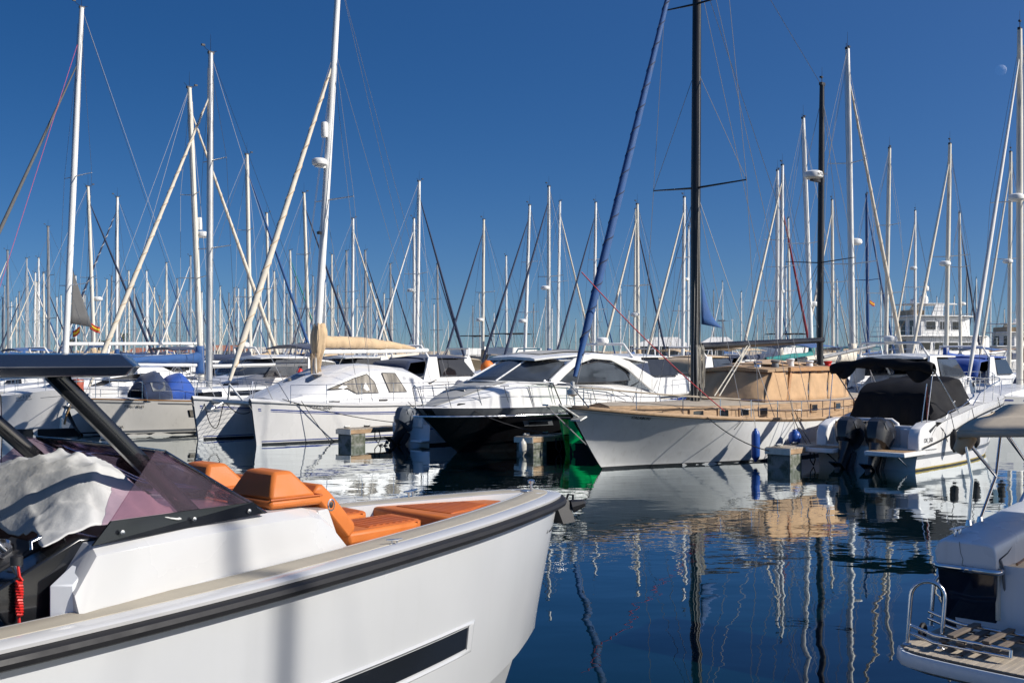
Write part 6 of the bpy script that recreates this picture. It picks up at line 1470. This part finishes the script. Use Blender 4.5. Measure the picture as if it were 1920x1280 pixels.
# ------------------------------------------------------------------ cabin cruisers among the masts
def cruiser(px, D, label, near, L=9.0, style=0, canvas=NAVYC, hullm=WHITE, win=DGLASS, fly=False, group='motor cruisers in the rows behind', hh=1.0):
    X = (px - 960) / F * D; h = BACK if near else AX
    T = thing('motor_cruiser', label, 'motor cruiser', (X, D, 0), h, group); OCC.extend(hull_circles(X, D, h, L))
    b = .15 * L + .2; fb = (.85 + .035 * L) * hh
    H = Hull(-.5 * L, .42 * L, .1 * L, [(0, b * .9), (.4, b), (.7, b * .88), (.88, b * .5), (1, .05)], [(0, b * .8), (.4, b * .85), (.7, b * .6), (1, 0)], [(0, fb * .88), (.5, fb), (1, fb * 1.22)], z0=-.3)
    H.shell('hull', hullm, T, 22, 7); H.deck('deck', DECK, T, 0, .02, .05); H.rail('rubbing_strake', BLACKMATT, T, .03, drop=.06); H.band('boot_top', ANTIF, T, -.1, .1); H.band('hull_stripe', (BLUES, GREYS)[style % 2], T, .16, .24, rel=True, u1=.9)
    z1 = fb + .75; z2 = fb + 1.45 * hh
    st = [(.30 * L, b * .30, fb * 1.08), (.20 * L, b * .55, fb + .35), (.08 * L, b * .74, fb + .62), (.0, b * .80, z1), (-.22 * L, b * .82, z1 - .05), (-.30 * L, b * .82, fb + .3)]
    MB().loft([[(x, -w, fb * .95), (x, -w * .9, z), (x, 0, z + .06), (x, w * .9, z), (x, w, fb * .95)] for x, w, z in st]).build('cabin', WHITE, T, 30)
    # raked screen and roof
    def ws(a, c):
        q = 2 * a - 1; return (.07 * L - .10 * L * q * q + (-.11 * L) * c, b * (.78 - .10 * c) * q, fb + .66 + (z2 - fb - .70) * c)
    MB().grid(ws, 12, 3).build('windscreen', win, T, 60, solid=.01)
    tube('screen_frame', [ws(i / 12, 1) for i in range(13)], .03, WHITE, T, 5)
    rf = MB().loft([[(x, -w, z - .05), (x, -w, z), (x, 0, z + .09), (x, w, z), (x, w, z - .05)] for x, w, z in ((-.03 * L, b * .55, z2 - .03), (-.08 * L, b * .72, z2), (-.25 * L, b * .74, z2), (-.33 * L, b * .68, z2 - .06))])
    if style % 3 == 2: rf.build('canvas_top', canvas, T, 30)
    else: rf.build('hard_top', WHITE, T, 30)
    for sd in (1, -1):
        MB().add([(-.02 * L, sd * b * .80, fb + .70), (-.24 * L, sd * b * .82, fb + .70), (-.25 * L, sd * b * .76, z2 - .12), (-.09 * L, sd * b * .74, z2 - .12)], [(0, 1, 2, 3)]).build('side_window', win, T, solid=.01)
        MB().hexa([(-.25 * L, sd * b * .80 - .04, fb + .6), (-.36 * L, sd * b * .82 - .04, fb + .3), (-.36 * L, sd * b * .82 + .04, fb + .3), (-.25 * L, sd * b * .80 + .04, fb + .6)],
                  [(-.26 * L, sd * b * .74 - .04, z2), (-.31 * L, sd * b * .74 - .04, z2), (-.31 * L, sd * b * .74 + .04, z2), (-.26 * L, sd * b * .74 + .04, z2)]).build('roof_pillar', WHITE, T)
        us = [.98, .9, .8, .7, .6, .5, .4]
        rails(T, [H.P(u, 1, sd, -.08) for u in us], .55, None, STEEL, .013, mid=False, name='bow_rail')
        MB().add([(.24 * L, sd * b * .40, fb + .22), (.10 * L, sd * (b * .70 + .01), fb + .30), (.10 * L, sd * (b * .67 + .01), fb + .48), (.21 * L, sd * b * .44, fb + .40)], [(0, 1, 2, 3)]).build('cabin_window', win, T, solid=.01)
    if canvas is not None:
        drape(T, 'cockpit_canvas', canvas, lambda a, c: (-.31 * L - .15 * L * a, b * .74 * (2 * c - 1), z2 - .05 - .12 * a - .75 * max(0, a - .7) / .3 * 1.0 - .10 * (2 * c - 1) ** 4), 10, 10, .012)
    # arch with aerials
    tube('radar_arch', [(-.30 * L, -b * .74, z2 - .1), (-.33 * L, -b * .6, z2 + .45), (-.33 * L, b * .6, z2 + .45), (-.30 * L, b * .74, z2 - .1)], .05, WHITE, T, 6)
    if style % 3 == 0: radar(T, (-.33 * L, 0, z2 + .48), .8)
    elif style % 3 == 1: tube('horn_bar', [(-.33 * L, -.3, z2 + .55), (-.33 * L, .3, z2 + .55)], .05, GREYS, T, 6)
    tube('aerial', [(-.33 * L, b * .5, z2 + .45), (-.36 * L, b * .5, z2 + 2.4)], [.014, .006], MWHITE, T, 4)
    if fly:
        MB().loft([[(x, -w, z2 + .05), (x, -w * 1.05, z2 + .55), (x, w * 1.05, z2 + .55), (x, w, z2 + .05)] for x, w in ((-.06 * L, b * .5), (-.12 * L, b * .68), (-.34 * L, b * .7))]).build('flybridge', WHITE, T, 30)
        drape(T, 'fly_bimini', BLACKC, lambda a, c: (-.14 * L - .2 * L * a, b * .66 * (2 * c - 1), z2 + 1.55 + .08 * sin(pi * a)), 6, 6, .03)
        for sd in (1, -1):
            for x in (-.15 * L, -.33 * L): tube('bimini_post', [(x, sd * b * .64, z2 + .5), (x, sd * b * .64, z2 + 1.55)], .018, STEEL, T, 5)
    return T
CR = [
 (60, 50, 'white cruiser with blue canvas behind the leftmost yacht', 1, 9.5, 2, BLUEC, WHITE, DGLASS, False),
 (262, 55, 'white cruiser with dark curved windows left of the blue sail cover', 1, 9, 0, NAVYC, WHITE, DGLASS, False),
 (455, 47, 'white cruiser with pale canopy behind the catamaran bows', 1, 9, 1, WHITEC, WHITE2, BGLASS, False),
 (548, 52, 'white cruiser with a clear screened cockpit left of the catamaran deckhouse', 0, 8.5, 0, CLEARV, WHITE, BGLASS, False),
 (858, 49, 'navy canopied cruiser between the catamaran and the black cruiser', 0, 9, 2, NAVYC, WHITE, DGLASS, False),
 (790, 66, 'white cruiser with taupe canopy behind the catamaran stern', 1, 9, 2, TAUPEC, WHITE2, DGLASS, False),
 (848, 88, 'distant flybridge cruiser with black top, left of the orange buoy', 1, 11, 0, None, WHITE, DGLASS, True),
 (1000, 90, 'distant flybridge cruiser with black top over the black cruiser windscreen', 0, 11, 1, None, WHITE, DGLASS, True),
 (930, 64, 'low white cruiser with teal canopy behind the black cruiser', 1, 8.5, 2, TEALC, WHITE, DGLASS, False),
 (1225, 46, 'white cruiser with open cabin door between the black cruiser and the main mast', 0, 10, 0, WHITEC, WHITE2, DGLASS, False),
 (1150, 72, 'white cruiser with grey canopy beyond the black cruiser roof', 1, 9, 2, TAUPEC, WHITE, DGLASS, False),
 (1345, 62, 'white cruiser with sand canopy behind the ketch wheelhouse', 0, 9, 2, BEIGEC, WHITE, BGLASS, False),
 (1440, 84, 'distant white flybridge cruiser between the black masts', 1, 11, 0, None, WHITE, DGLASS, True),
 (1560, 54, 'white cruiser with teal canopy behind the mizzen boom', 1, 9, 2, TEALC, WHITE, DGLASS, False),
 (1745, 43, 'cream sport cruiser with curved arch behind the black cockpit cover', 0, 10.5, 0, None, WHITE2, BGLASS, False),
 (1850, 52, 'white cruiser with royal blue canopy by the right edge', 0, 9, 2, ROYAL, WHITE, DGLASS, False),
 (1655, 70, 'white cruiser with dark canopy below the big white yacht', 1, 9, 2, NAVYC, WHITE, DGLASS, False),
 (690, 75, 'white cruiser with navy canopy behind the sand sail cover', 0, 9, 2, NAVYC, WHITE, DGLASS, False),
 (620, 58, 'white cruiser hidden behind the catamaran deckhouse', 1, 8.5, 1, NAVYC, WHITE, DGLASS, False),
 (170, 62, 'white cruiser with navy canopy behind the sloop boom', 0, 9, 2, NAVYC, WHITE2, DGLASS, False),
 (1400, 98, 'low white cruiser with navy canopy far behind the wheelhouse roof', 0, 10, 2, NAVYC, WHITE, DGLASS, False),
 (1270, 92, 'distant cream cruiser below the white marquees', 1, 10, 1, BEIGEC, WHITE2, DGLASS, False),
]
for c in CR:
    px, D, lab, nr, L_, sty, cv, hm, wn, fl = c
    best = None
    for k_ in (0, 1.5, -1.5, 3, -3, 5):
        q = clash(hull_circles((px - 960) / F * (D + k_), D + k_, BACK if nr else AX, L_))
        if best is None or q < best[0] - .2: best = (q, D + k_)
    cruiser(px, best[1], lab, nr, L_, sty, cv, hm, wn, fl)

# ------------------------------------------------------------------ big motor yachts at right
def yacht(px, D, label, L, W, domes, s=1.0, rz=R(15)):
    X = (px - 960) / F * D; T = thing('motor_yacht', label, 'motor yacht', (X, D, 0), rz)
    b = W / 2
    H = Hull(0, L, L * .12, [(0, b * .95), (.5, b), (.8, b * .75), (1, .1)], [(0, b * .85), (.5, b * .9), (.8, b * .5), (1, 0)], [(0, 2.5 * s), (.5, 2.7 * s), (1, 3.6 * s)], z0=-.4)
    H.shell('hull', WHITE, T, 22, 7); H.deck('deck', TEAK, T, .02, .05, .03); H.rail('bulwark_cap', WHITE, T, .08)
    z0, z1, z2, z3 = 2.5 * s, 4.75 * s, 6.9 * s, 8.1 * s
    def house(name, x0, x1, w, za, zb, nose, m=WHITE):
        return MB().loft([[(x, -ww, za), (x, -ww * .97, zb), (x, ww * .97, zb), (x, ww, za)] for x, ww in ((x0, w), (x1 - nose, w), (x1, w * .72))]).build(name, m, T, 30, bev=.03)
    house('main_deckhouse', 2.2, L * .72, b * .86, z0 - .1, z1 - .12, 1.0); house('upper_deckhouse', 3.4, L * .58, b * .78, z1, z2 - .12, .9)
    for nm, x0, x1, w, z in (('upper_deck', .4, L * .72, b * 1.0, z1 - .12), ('roof_deck', 2.2, L * .62, b * .92, z2 - .12)):
        MB().loft([[(x, -ww, z), (x, -ww, z + .12), (x, ww, z + .12), (x, ww, z)] for x, ww in ((x0, w), (x1 - 1.2, w), (x1, w * .55))]).build(nm, WHITE, T, 30, bev=.02)
    for sd in (1, -1):
        for za, zb, w, xs in ((z0 + .75, z1 - .75, b * .865, (3.2, 4.9, 6.6, 8.3)), (z1 + .65, z2 - .65, b * .785, (4.0, 5.7, 7.2))):
            for x in xs:
                if x + 1.2 < L * .66:
                    o = MB().box(x, x + 1.15, sd * w - .03, sd * w + .03, za, zb).build('window', DGLASS, T); MB().box(x - .06, x + 1.21, sd * w - .02, sd * w + .015, za - .06, zb + .06).build('frame', WHITE3, o)
        rails(T, [(x, sd * b * .98, z1) for x in (.5, 2, 3.5, 5, 6.5, 8)], .95, None, STEEL, .025, name='deck_rail')
        rails(T, [(x, sd * b * .9, z2) for x in (2.3, 3.6, 5, 6.5)], .8, None, STEEL, .022, name='roof_rail')
        MB().hexa([(4.6, sd * b * .8 - .08, z2), (6.0, sd * b * .8 - .08, z2), (6.0, sd * b * .8 + .08, z2), (4.6, sd * b * .8 + .08, z2)], [(5.2, sd * b * .75 - .08, z3), (6.2, sd * b * .75 - .08, z3), (6.2, sd * b * .75 + .08, z3), (5.2, sd * b * .75 + .08, z3)]).build('arch_leg', WHITE, T, bev=.02)
    for y in (-b * .45, b * .25):
        MB().box(2.16, 2.24, y, y + b * .38, z0 + .1, z1 - .5).build('saloon_door', DGLASS, T); MB().box(3.36, 3.44, y, y + b * .38, z1 + .1, z2 - .5).build('bridge_door', DGLASS, T)
    rails(T, [(.45, y, z1) for y in (-b * .95, -b * .5, 0, b * .5, b * .95)], .95, None, STEEL, .025, name='aft_rail')
    MB().loft([[(x, -ww, z3), (x, -ww, z3 + .10), (x, ww, z3 + .10), (x, ww, z3)] for x, ww in ((2.6, b * .78), (7.4, b * .8), (8.4, b * .5))]).build('hard_top', WHITE, T, bev=.03)
    MB().box(3.0, 4.4, -b * .5, b * .5, z2, z2 + .6).build('sun_lounge', BEIGEC, T, bev=.1)
    tm = tube('radar_mast', [(5.6, 0, z3), (5.4, 0, z3 + 1.6), (5.3, 0, z3 + 2.6)], [.16, .11, .05], WHITE, T, 8)
    tube('yard', [(5.4, -1.0, z3 + 1.5), (5.4, 1.0, z3 + 1.5)], .04, WHITE, tm, 6)
    for (x, y, z, r_) in domes: MB().lathe([(0, 0), (r_ * .8, 0), (r_, r_ * .6), (r_ * .9, r_ * 1.4), (r_ * .5, r_ * 1.85), (0, r_ * 2)], 14, Matrix.Translation((x, y, z3 + z))).build('satellite_dome', WHITE, T, 50)
    for y in (-1.2, 1.4): tube('aerial', [(4.0, y, z3), (3.8, y, z3 + 2.8)], [.03, .01], MWHITE, T, 4)
yacht(1652, 122, 'big white three deck motor yacht with satellite domes, far right', 17, 5.6, ((4.6, -.9, .1, .5), (5.6, .1, 1.55, .32), (4.5, .9, .1, .3)))
yacht(1836, 140, 'second large white motor yacht partly hidden at the right edge', 15, 5.4, ((5.2, 0, .1, .3),), .80)

# ------------------------------------------------------------------ shore: breakwater, buildings, marquees, palms
g = MB(); bw = random.Random(4)
xs = [-420 + i * 12 for i in range(71)]
g.loft([[(x, 268, -1), (x, 270, 2.6 + bw.uniform(-.1, .1)), (x, 271, 3.5), (x, 275, 3.6), (x, 278, -1)] for x in xs])
tag(g.build('breakwater', STONE), 'long low stone breakwater closing the harbour along the horizon', 'breakwater', kind='structure')
def building(px, D, w, dpt, z, label, roof):
    T = thing('building', label, 'building', ((px - 960) / F * D, D, 0), 0, 'harbour buildings on the breakwater')
    MB().box(-w / 2, w / 2, 0, dpt, 0, z).build('wall', PALE, T)
    r = MB(); r.add([(-w / 2 - .4, -.4, z), (w / 2 + .4, -.4, z), (w / 2 + .4, dpt + .4, z), (-w / 2 - .4, dpt + .4, z), (-w / 2 + 1, dpt / 2, z + 1.3), (w / 2 - 1, dpt / 2, z + 1.3)], [(0, 1, 5, 4), (1, 2, 5), (2, 3, 4, 5), (3, 0, 4), (3, 2, 1, 0)]); r.build('roof', roof, T)
    n = max(2, int(w / 3))
    for i in range(n):
        x = -w / 2 + (i + .5) * w / n; MB().box(x - .5, x + .5, -.06, .02, z - 1.9, z - .6).build('window', DGLASS, T)
building(425, 255, 9, 6, 3.6, 'red tiled harbour building seen between the crossing furled sails', TILE)
building(300, 258, 16, 6, 3.0, 'long red tiled harbour building behind the blue sail cover', TILE)
building(560, 259, 22, 6, 3.2, 'long pale flat harbour building left of the sand sail cover', PALE)
for px, w, lab in ((1240, 11, 'white pitched marquee left of the black main mast'), (1345, 8, 'white pitched marquee right of the black main mast')):
    D = 205; T = thing('marquee', lab, 'marquee', ((px - 960) / F * D, D, 0), 0, 'white marquees on the far quay')
    hw = w / 2
    r = MB(); r.add([(-hw, 0, 4.2), (hw, 0, 4.2), (hw, 5, 4.2), (-hw, 5, 4.2), (-hw * .2, 2.5, 5.9), (hw * .6, 2.5, 5.9)], [(0, 1, 5, 4), (1, 2, 5), (2, 3, 4, 5), (3, 0, 4)]); r.build('canopy', WHITEC, T, solid=.05)
    MB().box(-hw + .3, hw - .3, 4.6, 4.7, 0, 4.2).build('back_wall', GREYDECK, T)
    for x in (-hw + .1, 0, hw - .1):
        for y in (.1, 4.9): MB().tube([(x, y, 0), (x, y, 4.2)], .07, 6).build('post', ALU, T, 50)
def palm(px, D, ztop, label):
    T = thing('palm_tree', label, 'palm tree', ((px - 960) / F * D, D, 0), rnd.random() * 6, 'palms on the far quay')
    MB().tube([(0, 0, 0), (.1, 0, ztop * .5), (.25, .05, ztop)], [.24, .19, .17], 8).build('trunk', TRUNK, T, 50)
    g = MB()
    for k in range(30):
        a = rnd.random() * 2 * pi; e = rnd.uniform(-.7, 1.2); L_ = rnd.uniform(1.5, 2.1)
        pts = []
        for t in (0, .3, .6, .85, 1):
            r_ = L_ * t * cos(e * .6); z = L_ * (t * sin(e) - .75 * t * t); pts.append((.25 + r_ * cos(a), .05 + r_ * sin(a), ztop + z))
        for i in range(4):
            p, q = Vector(pts[i]), Vector(pts[i + 1]); d = (q - p).normalized(); s_ = d.cross(Vector((0, 0, 1))).normalized()
            for j in range(4):
                c = p.lerp(q, j / 4); w_ = .42 * (1 - (i + j / 4) / 4.6)
                for sg in (1, -1): g.add([c, c + d * .12, c + s_ * sg * w_ + d * .25 + Vector((0, 0, -.18))], [(0, 1, 2)])
    g.build('crown', FROND, T)
palm(132, 200, 5.2, 'palm crown right beside the tall white mast'); palm(186, 205, 5.0, 'middle palm of the three at far left'); palm(233, 196, 6.0, 'palm just left of the leaning cream furled sail')
for px in (1356, 1373):
    T = thing('lamp_post', 'thin %s lamp post on the far quay right of the black main mast' % ('grey double armed' if px == 1356 else 'plain white'), 'lamp post', ((px - 960) / F * 180, 180, 0), 0)
    MB().tube([(0, 0, 0), (0, 0, 8.2)], [.09, .06], 6).build('pole', GREYS if px == 1356 else MWHITE, T, 50)
    if px == 1356: MB().box(-.9, .3, -.1, .1, 8.05, 8.2).build('lamp_head', GREYS, T)
    else: MB().box(-.15, .15, -.1, .1, 8.1, 8.3).build('lamp_head', MWHITE, T)

# small loose things on the boats
def buoy():
    p = at(914, 690, 47); T = thing('buoy', 'round orange buoy hanging on a rail behind the cruiser bow', 'buoy', p, 0)
    MB().lathe([(0, -.30), (.12, -.28), (.26, -.14), (.30, .0), (.27, .16), (.14, .28), (.06, .34), (0, .36)], 14).build('float', ORANGEP, T, 60)
    tube('lanyard', [(0, 0, .34), (0, .1, .8)], .012, ROPE, T, 5)
buoy()
p = at(562, 706, 45); T = thing('fire_extinguisher', 'red cylinder standing on deck left of the catamaran mast', 'fire extinguisher', p, 0)
MB().lathe([(0, -.35), (.13, -.34), (.14, -.3), (.14, .2), (.09, .30), (.04, .34), (0, .34)], 12).build('cylinder', REDP, T, 50); MB().box(-.06, .1, -.03, .03, .34, .42).build('valve', BLACKMATT, T)
for px, py, D, w in ((168, 605, 66, (.9, .2, 0)), (1630, 562, 70, (.8, .1, 0)), (150, 612, 64, (-.7, .1, 0))):
    p = at(px, py, D); T = thing('flag', ('red and yellow flag flying right of the tall white mast' if px == 168 else 'small red and yellow flag by the bright blue mast' if px == 1630 else 'drooping red and yellow flag beside the grey pennant'), 'flag', p, 0)
    flag(T, (0, 0, 0), .42 if px == 1630 else .62, w, 'flag_cloth', .45); tube('halyard', [(0, 0, 1.0), (0, 0, -3.0)], .01, WIRE, T, 4)

# moon
m = bpy.data.materials.new('moon_surface'); m.use_nodes = True; n = m.node_tree.nodes; l = m.node_tree.links; n.clear()
o = n.new('ShaderNodeOutputMaterial'); tr = n.new('ShaderNodeBsdfTransparent'); df = n.new('ShaderNodeBsdfDiffuse'); ad = n.new('ShaderNodeAddShader'); tx = n.new('ShaderNodeTexNoise'); rp = n.new('ShaderNodeMapRange')
tx.inputs['Scale'].default_value = .045; rp.inputs[1].default_value = .35; rp.inputs[2].default_value = .65; rp.inputs[3].default_value = .05; rp.inputs[4].default_value = .16
tc = n.new('ShaderNodeTexCoord'); l.new(tc.outputs['Object'], tx.inputs['Vector']); l.new(tx.outputs[0], rp.inputs[0]); l.new(rp.outputs[0], df.inputs[0])
l.new(tr.outputs[0], ad.inputs[0]); l.new(df.outputs[0], ad.inputs[1])
gm = n.new('ShaderNodeNewGeometry'); mx = n.new('ShaderNodeMixShader'); l.new(gm.outputs['Backfacing'], mx.inputs[0]); l.new(ad.outputs[0], mx.inputs[1]); l.new(tr.outputs[0], mx.inputs[2]); l.new(mx.outputs[0], o.inputs[0])
g = MB(); g.lathe([(38 * sin(pi * i / 20), -38 * cos(pi * i / 20)) for i in range(21)], 32)
mo = g.build('moon', m, None, 180); mo.location = at(1877, 132, 8000)
tag(mo, 'faint half moon in the blue sky near the right edge', 'moon')
